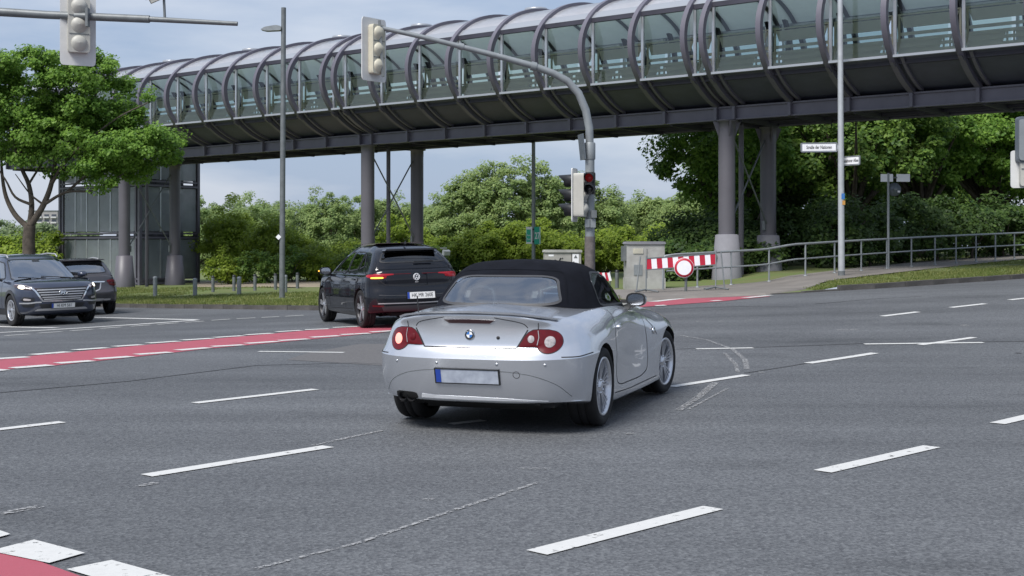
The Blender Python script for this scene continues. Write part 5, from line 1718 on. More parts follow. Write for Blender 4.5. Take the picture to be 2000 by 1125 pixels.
MB().box(rel(1158, 436, 23.88, mp), (.10, .06, .16)).box(rel(1147, 436, 23.88, mp), (.09, .05, .15)).build('push_button', M['galv'], mast)

# cantilever arm at the upper left, its post out of the frame
lp0 = Vector(((-170 - 1000) / FPX * 20.8, 20.8, 0)); lp0.z = ground_z(lp0.x, lp0.y)
m2 = thing('signal_gantry_arm', 'horizontal grey signal arm with camera entering at the upper left', 'traffic light', lp0)
MB().tube([(0, 0, -.05), (0, 0, (P(-170, 16, 20.8) - lp0).z + .3)], [.14, .11], 16).build('pole', M['galv_dark'], m2)
MB().tube([rel(-170, 13, 20.8, lp0), rel(10, 24, 20.8, lp0), rel(90, 29, 20.8, lp0), rel(292, 37.5, 20.8, lp0)], [.075, .07, .066, .062], 14).build('arm', M['galv_dark'], m2)
MB().tube([rel(285, 37, 20.8, lp0), rel(464, 46.5, 20.8, lp0)], [.046, .036], 12).build('arm_end', M['galv_dark'], m2)
signal_head(m2, rel(144, 45, 20.65, lp0) + Vector((0, .22, 0)), (-.45, .89), 3, .30, .34, 'signal_grey', (.56, 1.30), deep=.16)
MB().box(rel(171, 34, 20.7, lp0), (.04, .12, .30)).build('head_bracket', M['galv_dark'], m2)
MB().tube([rel(322, 38, 20.8, lp0), rel(320, -6, 20.8, lp0)], .022, 8).build('camera_stem', M['galv_dark'], m2)
o = MB().box((0, 0, 0), (.24, .10, .09)).box((-.02, 0, .05), (.28, .12, .015)).build('detector_camera', M['signal_grey'], m2, rel(306, -4, 20.75, lp0))
o.rotation_euler = (0, R(-28), R(20))

# signal at the right edge, seen from behind
rp0 = Vector(((2075 - 1000) / FPX * 15, 15, 0)); rp0.z = ground_z(rp0.x, rp0.y)
m3 = thing('edge_signal', 'grey traffic signal with backing board cut by the right edge', 'traffic light', rp0)
MB().tube([(0, 0, -.05), (0, 0, (P(2075, 180, 15) - rp0).z)], .07, 14).build('pole', M['galv'], m3)
MB().prism(smooth_poly([(-.17, -.27), (.30, -.27), (.30, .27), (-.17, .27)], 5, .08), .10, 'y', rel(2014, 273, 15, rp0)).build('sign_case', M['sign_back'], m3)
MB().prism(smooth_poly([(-.14, -.24), (.27, -.24), (.27, .24), (-.14, .24)], 5, .08), .02, 'y', rel(2014, 273, 14.93, rp0)).build('case_back', M['galv'], m3)
signal_head(m3, rel(2012, 330, 15.0, rp0), (.15, .98), 2, .20, .24, 'signal_grey', (.42, .44))
for yy in (262, 340):
    MB().bar(rel(2030, yy, 15, rp0), rel(2075, yy, 15, rp0), .04, .05).build('bracket', M['galv_dark'], m3)

# street lamp on the left verge
b = G(546, 591); b.z = ground_z(b.x, b.y + .4); b.y += .4
sl = thing('street_lamp', 'slim grey lamp post with one flat lamp head on the left verge', 'street lamp', b)
top = P(554, 15, b.y) - b
s_ = 150 / 575
MB().tube([(0, 0, -.05), top * .62], [.085, .078], 14).build('post', M['galv_dark'], sl)
MB().tube([top * .62, top], [.078, .072], 14).build('upper_post', M['galv_dark'], sl)
hp = P(550, 60, b.y) - b
MB().prism(smooth_poly([(-.62, .02), (-.50, .10), (-.15, .16), (.0, .12), (.0, 0), (-.45, -.02)], 4, .2), .24, 'y', hp).build('lamp_head', M['galv'], sl)
MB().box(P(545, 463, b.y) - b + Vector((-.0, -.085, 0)), (.12, .01, .12), Matrix.Rotation(R(45), 3, 'Y')).build('number_sticker', M['sign_white'], sl)

# tall pole with the green sign, beyond the bridge
b = Vector(((1042 - 1000) / FPX * 52, 52, 0)); b.z = ground_z(b.x, b.y)
gp = thing('sign_post', 'tall thin grey post with small green and white number sign 27', 'sign post', b)
MB().tube([(0, 0, -.1), (0, 0, 6.4)], .075, 12).build('post', M['galv'], gp)
def plate_on(parent, px0, py0, px1, py1, Y, origin, material, th=.02, rz=0, name='sign_plate'):
    c = P((px0 + px1) / 2, (py0 + py1) / 2, Y) - origin
    w, h = (px1 - px0) / FPX * Y, (py1 - py0) / FPX * Y
    o = MB().box((0, 0, 0), (w, th, h)).build(name, material, parent, c)
    o.rotation_euler = (0, 0, rz)
    return o, w, h
def write(parent, s, size, m_, x=0, z=0, y=-.013, squeeze=1.0, bold=0.0):
    o = link('lettering', text_mesh(s, size, m_, .001, squeeze=squeeze, offset=bold), parent, (x, y, z))
    o.rotation_euler = (R(90), 0, 0)
    return o
a, w, h = plate_on(gp, 1027.5, 443, 1039.5, 476, 51.8, b, M['sign_white'], rz=R(-6))
MB().box((-.02, -.014, -.02), (w * .72, .01, h * .74)).build('green_panel', M['sign_green'], a)
write(a, 'Am', .10, M['sign_white'], -.02, .0, -.021)
write(a, 'Sud', .10, M['sign_white'], -.02, -.16, -.021)
a, w, h = plate_on(gp, 1043.5, 443, 1056, 477, 51.8, b, M['sign_green'], rz=R(10))
write(a, '27', .38, M['sign_white'], -.01, -.02, squeeze=.55, bold=.008)
MB().box((w / 2 - .03, -.012, 0), (.03, .008, h)).build('white_edge', M['sign_white'], a)
for z in (448, 472):
    MB().lathe([(.085, -.03), (.085, .03)], 12, c=P(1042, z, 52) - b).build('clamp', M['black'], gp)

# street name post on the right
b = G(1648, 549); b.y += .25; b.z = ground_z(b.x, b.y)
np_ = thing('lamp_post', 'tall pale grey lamp post carrying two street name signs', 'lamp post', b)
Y = b.y
tx = P(1641, 0, Y) - b
MB().tube([(0, 0, -.05), (tx.x * 1.0, 0, tx.z), (tx.x * 1.3, 0, tx.z * 1.3)], [.092, .075, .07], 16).build('post', M['galv_light'], np_)
MB().tube([(0, 0, 0.0), (0, 0, .16)], .098, 16).build('dark_foot', M['galv_dark'], np_)
def name_sign(px0, px1, py, text, rz, squeeze, tilt=0):
    c = P((px0 + px1) / 2, py, Y - .02) - b
    w = (px1 - px0) / FPX * Y / max(.3, math.cos(rz))
    h = 18.5 / FPX * Y
    o = MB().prism(smooth_poly([(-w / 2, -h / 2), (w / 2, -h / 2), (w / 2, h / 2), (-w / 2, h / 2)], 4, .08), .03, 'y').build('street_name_sign', M['galv_dark'], np_, c)
    o.rotation_euler = (0, R(tilt), rz)
    MB().box((0, -.017, 0), (w - .09, .006, h - .075)).build('name_plate', M['sign_white'], o)
    fr = MB()
    for s in (-1, 1):
        fr.box((0, -.01, s * (h / 2 - .012)), (w - .04, .03, .014))
        fr.box((s * (w / 2 - .010), -.01, 0), (.014, .03, h - .05))
    fr.build('sign_frame', M['silver'], o)
    write(o, text, .135, M['ink'], 0, 0, -.022, squeeze, .002)
    MB().box((w / 2 + .03 if px0 < 1640 else -w / 2 - .03, 0, .0), (.08, .05, .10)).build('clamp', M['silver'], o)
    return o
name_sign(1563, 1636, 288, 'Straße der Nationen', R(5), .66, -1.0)
name_sign(1650, 1674, 314, 'Lissaboner Allee', R(-62), .70, 1.0)
st = P(1645, 385, Y) - b
MB().box(st + Vector((0, -.086, .02)), (.09, .012, .16)).build('sticker', M['badge_blue'], np_)
MB().box(st + Vector((.02, -.086, -.16)), (.08, .012, .12)).build('sticker', mat('sticker_orange', (.5, .26, .06), .6, var=.2), np_)

# sign post with two blank arrow plates and a disc seen from behind
b = G(1746, 535); b.y += .6; b.z = ground_z(b.x, b.y)
sp = thing('back_of_sign_post', 'thin grey sign post with two white plates and a round sign seen from behind', 'sign post', b)
Y = b.y
MB().tube([(0, 0, -.05), (0, 0, (P(1747, 338, Y) - b).z)], .038, 12).build('post', M['galv'], sp)
plate_on(sp, 1720, 340, 1744, 355, Y, b, M['sign_white'], .03)
plate_on(sp, 1751, 340, 1777, 355, Y, b, M['sign_white'], .03)
MB().lathe([(0, .05), (.21, .05), (.21, .07), (0, .07)], 28, 'y', P(1748, 370, Y) - b).build('round_sign', M['sign_back'], sp)
MB().box(P(1756, 374, Y) - b + Vector((0, .03, 0)), (.08, .01, .06)).build('sticker', M['sign_white'], sp)
for yy in (347, 370):
    MB().box(P(1748, yy, Y) - b, (.11, .10, .04)).build('clamp', M['galv_dark'], sp)

# ------------------------------------------------------------------ railing along the footway
def rail_pt(px):
    Y = float(np.interp(px, [1280, 1330, 1575, 1950, 2200], [34.2, 34.5, 36.9, 44.5, 50.5]))
    x = (px - 1000) / FPX * Y
    return Vector((x, Y, ground_z(x, Y) + .03))
rb = rail_pt(1302)
rail = thing('railing', 'long grey tubular railing climbing beside the footway on the right', 'railing', rb)
pxs = list(range(1302, 2120, 18))
for z, nm, r in ((.93, 'top_rail', .032), (.50, 'middle_rail', .024)):
    pts = [rail_pt(q) - rb + Vector((0, 0, z)) for q in pxs]
    if z > .9:
        pts = [Vector((-.10, -.05, 0)), Vector((-.10, -.05, z - .16)), Vector((-.05, -.02, z - .03))] + pts[1:]
    MB().tube(pts, r, 10).build(nm, M['galv'], rail)
post_me = MB().tube([(0, 0, -.05), (0, 0, .92)], .026, 10).lathe([(.0, .03), (.055, .03), (.055, 0)], 10).mesh('post', M['galv'])
for q in (1362, 1428, 1502, 1573, 1630, 1682, 1732, 1780, 1826, 1867, 1906, 1944, 1981, 2020, 2060):
    link('post', post_me, rail, rail_pt(q) - rb)

# ------------------------------------------------------------------ barrier board with round no-entry-to-vehicles sign
Y = 32.6
a, c = P(1262, 516, Y), P(1398, 506, Y)
bz = ground_z(a.x, Y) + .03
bo = Vector(((a.x + c.x) / 2, Y, bz))
bar = thing('barrier_board', 'red and white striped barrier board with round red-ringed sign, leaning across the footway', 'barrier', bo)
n = 13
d = (c - a)
for k in range(n):
    p0, p1 = a + d * k / n - bo, a + d * (k + 1) / n - bo
    MB().bar(p0, p1, .025, .27).build('stripe', M['sign_red'] if k % 2 == 0 else M['sign_white'], bar)
MB().bar(a - bo + Vector((0, 0, .145)), c - bo + Vector((0, 0, .145)), .04, .03).bar(a - bo - Vector((0, 0, .145)), c - bo - Vector((0, 0, .145)), .04, .03).build('board_frame', M['galv_dark'], bar)
sc_ = P(1336, 523, Y - .06) - bo
MB().lathe([(0, -.012), (.185, -.012)], 36, 'y', sc_ + Vector((0, -.004, 0))).build('sign_centre', M['sign_white'], bar)
MB().lathe([(.18, -.012), (.245, -.012), (.245, .012), (0, .012)], 36, 'y', sc_).build('sign_ring', M['sign_red'], bar)
MB().lathe([(.245, -.014), (.252, -.014), (.252, .012)], 36, 'y', sc_).build('sign_rim', M['sign_white'], bar)
MB().tube([sc_ + Vector((.06, .05, .1)), Vector((sc_.x + .06, .05, 0))], .035, 10).build('sign_leg', M['galv_dark'], bar)
for e, s in ((a, -1), (c, 1)):
    z0 = ground_z(e.x, Y) + .03 - bz
    q = e - bo
    m_ = MB().tube([(q.x, -.02, q.z + .22), (q.x, .02, z0 + .03)], .018, 8).tube([(q.x + .14 * s, .06, q.z + .2), (q.x + .24 * s, .10, z0 + .03)], .018, 8)
    m_.build('stand', M['galv'], bar)
    MB().tube([(q.x - .30, -.28, z0 + .03), (q.x, .0, z0 + .08), (q.x + .30, .28, z0 + .03)], .02, 8).tube([(q.x - .26, .26, z0 + .03), (q.x, .0, z0 + .08), (q.x + .28, -.26, z0 + .03)], .02, 8).build('stand_foot', M['galv_dark'], bar)

# second, small striped board behind the roadster
Y = 36.5
c = P(1180, 545, Y); c.z = ground_z(c.x, c.y)
sb = thing('warning_board', 'small red and white warning board behind the fabric roof of the roadster', 'sign', c)
for k in range(5):
    MB().box((-.15 + k * .075, 0, .34), (.074, .02, .24), Matrix.Rotation(R(-14), 3, 'Y')).build('stripe', M['sign_red'] if k % 2 else M['sign_white'], sb)
for s in (-.17, .17):
    MB().tube([(s, .03, -.05), (s, .03, .50)], .02, 8).build('stake', M['galv_dark'], sb)

# grey electricity box with notice and graffiti
Y = 38.0
b = P(1098, 545, Y); b.z = ground_z(b.x, b.y)
eb = thing('electricity_box', 'grey electricity cabinet with warning notice and black graffiti', 'electricity box', b, R(6))
H = (P(0, 489, Y) - b).z
MB().box((0, 0, H / 2), (1.07, .42, H - .1)).build('case', M['box_grey'], eb)
MB().prism(smooth_poly([(-.57, H - .06), (.57, H - .06), (.55, H + .02), (-.55, H + .02)], 3, .1), .50, 'y').build('lid', M['concrete_old'], eb)
MB().box((.25, -.215, H - .26), (.012, .01, H - .5)).build('door_joint', M['gap'], eb)
nt = MB().box((0, 0, 0), (.19, .008, .30)).build('notice', M['sign_white'], eb, (.37, -.216, H - .26))
MB().prism([(-.055, -.04), (.055, -.04), (0, .06)], .006, 'y', (0, -.006, .07)).build('warning_triangle', M['galv_dark'], nt)
MB().box((-.36, -.214, H - .15), (.15, .006, .055)).build('label_plate', M['sign_white'], eb)
def stroke(pts, r=.018):
    MB().tube([(x, -.216, z) for x, z in pts], r, 6).build('graffiti_stroke', M['ink'], eb)
stroke([(-.36, H - .42), (-.32, H - .32), (-.24, H - .28), (-.16, H - .33), (-.12, H - .44)])
stroke([(-.14, H - .36), (-.08, H - .22)])
stroke([(-.05, H - .25), (-.01, H - .22)], .014)
stroke([(-.05, H - .34), (0, H - .34)], .014)
stroke([(.18, H - .46), (.24, H - .38), (.33, H - .34)])
stroke([(.26, H - .48), (.31, H - .42), (.37, H - .40)])

# tall concrete cabinet
Y = 36.0
b = P(1258, 578, Y); b.z = ground_z(b.x, b.y) - .02
H = (P(0, 473, Y) - b).z
cb = thing('concrete_cabinet', 'tall weathered concrete switch cabinet left of the barrier board', 'switch cabinet', b, R(4))
MB().box((0, 0, .17), (1.10, .62, .34)).build('plinth', M['concrete_old'], cb)
MB().box((0, 0, H / 2 + .16), (1.06, .58, H - .36)).build('case', M['concrete_old'], cb)
MB().prism(smooth_poly([(-.57, H - .06), (.57, H - .06), (.54, H + .02), (-.54, H + .02)], 3, .15), .66, 'y').build('lid', M['concrete'], cb)
MB().box((.03, -.296, H * .55), (.012, .01, H - .5)).build('door_joint', M['galv_dark'], cb)
MB().box((-.58, -.05, H - .32), (.12, .3, .42)).build('side_box', M['galv_dark'], cb)
MB().box((-.22, -.30, H - .25), (.28, .02, .14)).build('notice', M['cream'], cb)
MB().box((-.22, -.297, H - .78), (.24, .012, .30)).build('removed_label', M['galv'], cb)

# bollards along the sandy path
bol = [(303, 541, 580, 1), (381, 546, 583, 1), (467, 550, 583, 1), (557, 548, 583, 1), (416, 544, 574, 0), (457, 544, 573, 0), (498, 544, 573, 0), (538, 544, 573, 0), (581, 543, 573, 0)]
kl = kd = 0
for px, y0, y1, light in bol:
    zt = -.30
    Y = (EYE + .26) * FPX / (y1 - HOR)
    x = (px - 1000) / FPX * Y
    g = ground_z(x, Y)
    h = max(.6, (P(px, y0, Y).z - g))
    if light:
        lb = 'pale grey pipe bollard on the left verge, %s from the left' % ORD[kl]; kl += 1
    else:
        lb = 'dark grey post along the sandy path, %s from the left' % ORD[kd]; kd += 1
    o = thing('bollard', lb, 'bollard', (x, Y, g), 0, 'bollards on the left verge')
    MB().tube([(0, 0, -.1), (0, 0, h)], .075 if light else .062, 12).build('post', M['galv'] if light else M['galv_dark'], o)
    MB().lathe([(0, h + .03), (.05, h + .02), (.08 if light else .066, h - .01), (.08 if light else .066, h - .05)], 12).build('cap', M['galv'] if light else M['black'], o)
for k, (px, y0, y1) in enumerate(((1205, 540, 576), (866, 486, 575))):
    Y = 36.5
    x = (px - 1000) / FPX * Y
    g = ground_z(x, Y)
    if k == 0:
        o = thing('bollard', 'short dark green post left of the concrete cabinet', 'bollard', (x, Y, g))
        MB().tube([(0, 0, -.1), (0, 0, .52)], .055, 12).build('post', M['galv_dark'], o)
        MB().lathe([(0, .55), (.058, .52), (.058, .47)], 12).build('cap', M['black'], o)
    else:
        o = thing('floodlight_post', 'small floodlight on a low post right of the black hatchback', 'floodlight', (x, Y, g))
        h = P(px, 490, Y).z - g
        MB().tube([(0, 0, -.1), (0, 0, h)], .03, 10).build('post', M['galv_dark'], o)
        q = MB().box((0, 0, 0), (.20, .12, .14)).box((0, -.07, 0), (.17, .02, .11)).build('lamp_head', M['galv'], o, (.08, 0, h - .05))
        q.rotation_euler = (R(20), 0, R(30))
        MB().box((.0, 0, h + .08), (.20, .03, .03)).build('top_bracket', M['galv_dark'], o)

# far apartment block at the left
Y = 700.0
b = P(84, 470, Y)
blk = thing('apartment_block', 'far grey apartment block showing between the young tree and stair tower', 'building', (b.x, Y, 0))
Wd, Hh = 16.0, (P(0, 413, Y)).z
wall_m = mat('far_render', (.30, .29, .29), .9, var=.08, vscale=.2)
win_m = mat('far_window', (.06, .07, .09), .2, var=.2, vscale=.3)
bal_m = mat('far_balcony', (.5, .5, .5), .8, var=.06, vscale=.2)
MB().box((0, 6, Hh / 2), (Wd, 12, Hh)).build('wall', wall_m, blk)
MB().box((0, 6, Hh + .3), (Wd + .4, 12.4, .6)).build('roof', M['galv_dark'], blk)
for fl in range(7):
    for i in range(4):
        MB().box((-6 + i * 4, -.02, Hh - 2.2 - fl * 2.9), (2.6, .12, 1.3)).build('window', win_m, blk)
        MB().box((-6 + i * 4, -.5, Hh - 3.2 - fl * 2.9), (3.0, 1.0, .8)).build('balcony', bal_m, blk)
# ------------------------------------------------------------------ trees, shrubs, grass
M['leaf_maple'] = leaf_mat('leaf_maple', (0.078, 0.178, 0.026), (0.254, 0.416, 0.067), 0.9, 0.5)
M['leaf_dark'] = leaf_mat('leaf_dark', (0.051, 0.125, 0.031), (0.230, 0.354, 0.061), 0.6, 0.45)
M['leaf_shrub'] = leaf_mat('leaf_shrub', (0.150, 0.237, 0.023), (0.362, 0.462, 0.060), 0.5, 0.5)
M['leaf_far_haze'] = leaf_mat('leaf_far_haze', (0.174, 0.264, 0.095), (0.367, 0.454, 0.161), 0.25, 0.5)  # distance haze mixed into the leaf colour, paler and greyer
M['leaf_far_haze2'] = leaf_mat('leaf_far_haze2', (0.151, 0.228, 0.110), (0.302, 0.364, 0.183), 0.2, 0.5)  # farther trees: more grey and blue haze in the leaf colour
M['leaf_shaded'] = leaf_mat('leaf_shaded', (0.026, 0.062, 0.018), (0.111, 0.182, 0.039), 0.6, 0.4)  # shadow under the right-hand trees put into the leaf colour
nrng = np.random.default_rng(11)

def leaf_mesh(name, C, N, S, material, ratio=0.62, rs=nrng):
    """one small pointed face per leaf: centres C, facing N (jittered), lengths S"""
    k = len(C)
    Nn = N + rs.normal(0, 0.42, (k, 3))
    Nn /= np.linalg.norm(Nn, axis=1, keepdims=True) + 1e-9
    T = rs.normal(0, 1, (k, 3))
    T -= Nn * np.sum(T * Nn, axis=1, keepdims=True)
    T /= np.linalg.norm(T, axis=1, keepdims=True) + 1e-9
    Bt = np.cross(Nn, T)
    a = (T * S[:, None]) * 0.5
    b = (Bt * S[:, None]) * 0.5 * ratio
    V = np.empty((k, 4, 3), np.float32)
    droop = Nn * (S[:, None] * 0.12)
    V[:, 0] = C - a
    V[:, 1] = C + b * 1.0 - a * .15 - droop
    V[:, 2] = C + a
    V[:, 3] = C - b * 1.0 - a * .15 - droop
    me = bpy.data.meshes.new(name)
    me.vertices.add(k * 4)
    me.vertices.foreach_set('co', V.reshape(-1))
    me.loops.add(k * 4)
    me.loops.foreach_set('vertex_index', np.arange(k * 4, dtype=np.int32))
    me.polygons.add(k)
    me.polygons.foreach_set('loop_start', np.arange(0, k * 4, 4, dtype=np.int32))
    me.polygons.foreach_set('loop_total', np.full(k, 4, np.int32))
    me.update(calc_edges=True)
    at = me.attributes.new('leaf_tone', 'FLOAT', 'FACE')
    at.data.foreach_set('value', rs.random(k).astype(np.float32))
    me.materials.append(material)
    return me

def crown_clusters(n, cx, r, rs, shell=0.55, flat=0.0, lump=0.28):
    """cluster centres spread through a lumpy ellipsoid"""
    d = rs.normal(0, 1, (n, 3))
    d /= np.linalg.norm(d, axis=1, keepdims=True)
    ph = rs.random(6) * 6.28
    bump = 1 + lump * (np.sin(3 * np.arctan2(d[:, 1], d[:, 0]) + ph[0]) * 0.4 + np.sin(4 * d[:, 2] + 2 * d[:, 0] * 3 + ph[1]) * 0.4 + np.sin(6 * d[:, 0] + ph[2]) * 0.3)
    rad = (shell + (1 - shell) * rs.random(n) ** 0.6) * bump
    rad = np.where((rs.random(n) < .2) & (d[:, 2] > -.2), rad * rs.uniform(1.05, 1.32, n), rad)
    return d * rad[:, None] * np.array(r) + np.array(cx), d

def foliage(cl, dirs, rc, per, size, rs, flat=0.7):
    k = len(cl)
    m = k * per
    idx = np.repeat(np.arange(k), per)
    d = rs.normal(0, 1, (m, 3))
    d /= np.linalg.norm(d, axis=1, keepdims=True)
    rr = rs.random(m) ** 0.45
    rcs = rc * (0.6 + 0.8 * rs.random(k))
    off = d * (rr * rcs[idx])[:, None]
    off[:, 2] *= flat
    C = cl[idx] + off
    N = d * 0.4 + dirs[idx] * 0.3 + np.array([-.22, -.32, 0.7])
    S = size * (0.6 + 0.8 * rs.random(m))
    return C, N, S

def limb_tubes(mb, base, fork, targets, r0, rs, sag=0.0):
    for t in targets:
        t = Vector(t)
        mid = fork.lerp(t, 0.5) + Vector((rs.uniform(-.25, .25), rs.uniform(-.25, .25), rs.uniform(.0, .35))) * (t - fork).length * .35
        pts, rad = [], []
        L = 7
        for i in range(L):
            u = i / (L - 1)
            p = fork * (1 - u) ** 2 + mid * 2 * u * (1 - u) + t * u * u
            pts.append(p); rad.append(r0 * (1 - u) ** 0.8 * .9 + .012)
        mb.tube(pts, rad, 7, caps=False)

def tree(name, label, cat, x, y, H, cz, r, ncl, rc, per, size, leafm, seed, trunk_r=0.15, fork=None, nl=14, group=None, shell=0.5, lump=.28, skirt=0, z=None):
    rs = np.random.default_rng(seed)
    pr = random.Random(seed)
    g = ground_z(x, min(y, 70)) if z is None else z
    root = thing(name, label, cat, (x, y, g), 0, group)
    cl, dirs = crown_clusters(ncl, (0, 0, cz), r, rs, shell, 0, lump)
    if skirt:
        c2, d2 = crown_clusters(skirt, (0, 0, cz * .42), (r[0] * 1.0, r[1], cz * .42), rs, .5, 0, lump)
        cl, dirs = np.concatenate([cl, c2]), np.concatenate([dirs, d2])
    keep = cl[:, 2] > 0.12
    cl, dirs = cl[keep], dirs[keep]
    C, N, S = foliage(cl, dirs, rc, per, size, rs)
    k2 = C[:, 2] > 0.02
    link('crown', leaf_mesh('crown', C[k2], N[k2], S[k2], leafm, rs=rs), root)
    fk = Vector((0, 0, fork if fork else cz - r[2] * .75))
    mb = MB()
    mb.tube([(0, 0, -.1), (pr.uniform(-.05, .05), 0, fk.z * .5), fk], [trunk_r * 1.25, trunk_r, trunk_r * .85], 10, caps=False)
    order = sorted(range(len(cl)), key=lambda i: pr.random())[:nl]
    limb_tubes(mb, None, fk, [cl[i] for i in order], trunk_r * .55, pr)
    mb.build('trunk', M['bark'], root)
    return root

# young maple in front of the stair tower
Y = 40.0
tb = P(58, 590, Y); tb.z = ground_z(tb.x, tb.y)
rs = np.random.default_rng(5)
root = thing('maple_tree', 'young broad-leaved tree with forked trunk at the left, before the footbridge', 'tree', tb)
def q(px, py, dy=0):
    return P(px, py, Y + dy) - tb
mb = MB()
mb.tube([(0, 0, -.1), q(57, 520), q(56, 470), q(58, 440)], [.24, .20, .19, .18], 12, caps=False)
limbs = [([(56, 445), (30, 420), (12, 385), (4, 340), (2, 290)], .10), ([(58, 440), (62, 400), (56, 360), (40, 320), (45, 260), (50, 200)], .10), ([(60, 440), (85, 400), (100, 360), (108, 310), (105, 250), (110, 170)], .11),
         ([(85, 400), (130, 375), (180, 372), (240, 340)], .055), ([(100, 360), (125, 320), (165, 280), (230, 230), (290, 200)], .06), ([(62, 400), (30, 385), (10, 350), (-20, 310)], .05), ([(108, 310), (150, 250), (190, 180), (215, 140)], .05),
         ([(40, 320), (20, 260), (0, 190), (-10, 140)], .05), ([(130, 375), (200, 320), (270, 300), (330, 290)], .045), ([(56, 360), (90, 300), (100, 220)], .04), ([(85, 400), (60, 380), (30, 340)], .04)]
for pts, r0 in limbs:
    dy0 = rs.uniform(-1.2, 1.2)
    n = len(pts)
    P3 = [q(px, py, dy0 * i / n) for i, (px, py) in enumerate(pts)]
    P3 = [Vector(v) for v in catmull(np.array([list(v) for v in P3]), 4, False)]
    mb.tube(P3, [r0 * (1 - .75 * i / len(P3)) for i in range(len(P3))], 8, caps=False)
mb.build('trunk', M['bark'], root)
cls, dr = [], []
def blob(px, py, rx, ry, n, dyr=1.8):
    c = q(px, py)
    for _ in range(n):
        d = rs.normal(0, 1, 3); d /= np.linalg.norm(d)
        u = .30 + .78 * rs.random() ** .7
        cls.append((c.x + d[0] * u * rx / FPX * Y, c.y + d[1] * u * dyr, c.z + d[2] * u * ry / FPX * Y)); dr.append(d)
blob(50, 190, 120, 85, 104); blob(170, 180, 110, 80, 92); blob(150, 260, 150, 80, 127); blob(245, 285, 90, 62, 59); blob(40, 270, 90, 60, 52); blob(290, 285, 55, 40, 29); blob(205, 335, 80, 34, 27); blob(95, 130, 70, 32, 29); blob(10, 135, 55, 38, 24)
blob(320, 280, 30, 28, 11); blob(185, 150, 60, 32, 20); blob(-60, 220, 80, 90, 46)
cl, dd = np.array(cls), np.array(dr)
C, N, S = foliage(cl, dd, .36, 135, .095, rs, .62)
link('crown', leaf_mesh('crown', C, N, S, M['leaf_maple'], .8, rs=rs), root)

# big maples behind the railing on the right
big = [(1432, 49, 7.6, 2.35, 4.4, 2.35, 2.6, 'leftmost, its crown edge against the sky'), (1530, 54, 8.2, 3.0, 4.6, 2.6, 2.9, 'behind the right-hand bridge pier'), (1665, 50, 8.3, 3.1, 4.9, 2.6, 2.8, 'behind the street name post'), (1800, 52, 8.6, 3.2, 5.1, 2.6, 2.8, 'behind the back of the sign post'),
       (1935, 54, 8.8, 3.3, 5.2, 2.7, 3.0, 'above the end of the railing'), (2075, 52, 8.6, 3.2, 5.2, 2.7, 3.0, 'at the right edge'),
       (1480, 62, 8.8, 3.0, 4.6, 2.9, 2.6, 'far behind, left of the rear bridge column'), (1740, 62, 9.0, 3.4, 4.6, 3.4, 2.6, 'far behind the white sign plates'), (1900, 63, 9.0, 3.4, 4.4, 3.4, 2.6, 'far behind, above the railing end')]
for k, (px, Y, H, rx, cz, rz, ry, wd) in enumerate(big):
    tree('maple_tree', 'large dense broad-leaved tree on the right, ' + wd, 'tree', (px - 1000) / FPX * Y, Y, H, cz, (rx, ry, rz), 150, .60, 200, .165, M['leaf_maple' if k in (0, 3, 4, 5) else 'leaf_dark'], 40 + k, .2, 1.6, 16, 'large trees behind the railing', .45)
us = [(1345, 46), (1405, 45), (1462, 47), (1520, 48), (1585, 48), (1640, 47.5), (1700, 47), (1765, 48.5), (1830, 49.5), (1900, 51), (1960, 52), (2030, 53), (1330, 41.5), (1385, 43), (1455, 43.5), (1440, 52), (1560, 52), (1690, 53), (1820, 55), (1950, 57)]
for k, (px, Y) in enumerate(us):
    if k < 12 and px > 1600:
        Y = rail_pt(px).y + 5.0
    tree('understorey_shrub', 'dark shady shrub behind the railing, %s from the left' % ORD[k] if k < 12 else 'small dark shrub behind the barrier board, %s from the left' % ORD[k - 12] if k < 15 else 'dark shrub in the second row behind the railing, %s from the left' % ORD[k - 15], 'shrub', (px - 1000) / FPX * Y, Y, 2.6, (1.1 if k < 12 else .6 if k < 15 else 2.0), (1.25, 1.0, 1.1 if k < 12 else .6 if k < 15 else 2.0), 50, .46, 100, .145, M['leaf_shaded'], 70 + k, .05, .4, 6, 'shrubs under the right-hand trees', .4)

# bright shrubs in front of the wood
sh = [(440, 67, 405, 44), (465, 68, 418, 44), (520, 64, 436, 50), (562, 66, 455, 36), (602, 64, 482, 38), (645, 63, 500, 36), (690, 66, 478, 40), (745, 64, 470, 42), (790, 65, 428, 40), (838, 64, 470, 36), (880, 62, 470, 40), (935, 60, 448, 48), (985, 61, 452, 42), (1035, 60, 432, 48), (1085, 59, 456, 44), (1130, 60, 475, 36), (1190, 58, 445, 46), (1245, 57, 470, 42), (1305, 58, 438, 46)]
for k, (px, Y, top, hw) in enumerate(sh):
    x = (px - 1000) / FPX * Y
    g = ground_z(x, Y)
    H = P(px, top, Y).z - g
    w = hw / FPX * Y
    tree('leafy_shrub', 'bright green leafy shrub at the wood edge, %s from the stair tower' % ORD[k], 'shrub', x, Y, H, H * .55, (w * 1.1, 1.3, H * .47), 70, .42, 130, .14, M['leaf_shrub'], 110 + k, .07, H * .15, 8, 'bright shrubs along the wood', .4, .35)
# low dark scrub at their feet
for k, px in enumerate(range(445, 1320, 62)):
    Y = 60.5
    x = (px - 1000) / FPX * Y
    tree('low_scrub', 'low dark scrub at the foot of the wood edge, %s from the left' % ORD[k], 'shrub', x, Y, 1.5, .75, (1.1, .7, .8), 34, .34, 90, .13, M['leaf_dark'] if k % 3 else M['leaf_shrub'], 150 + k, .04, .2, 5, 'low scrub along the wood', .4)

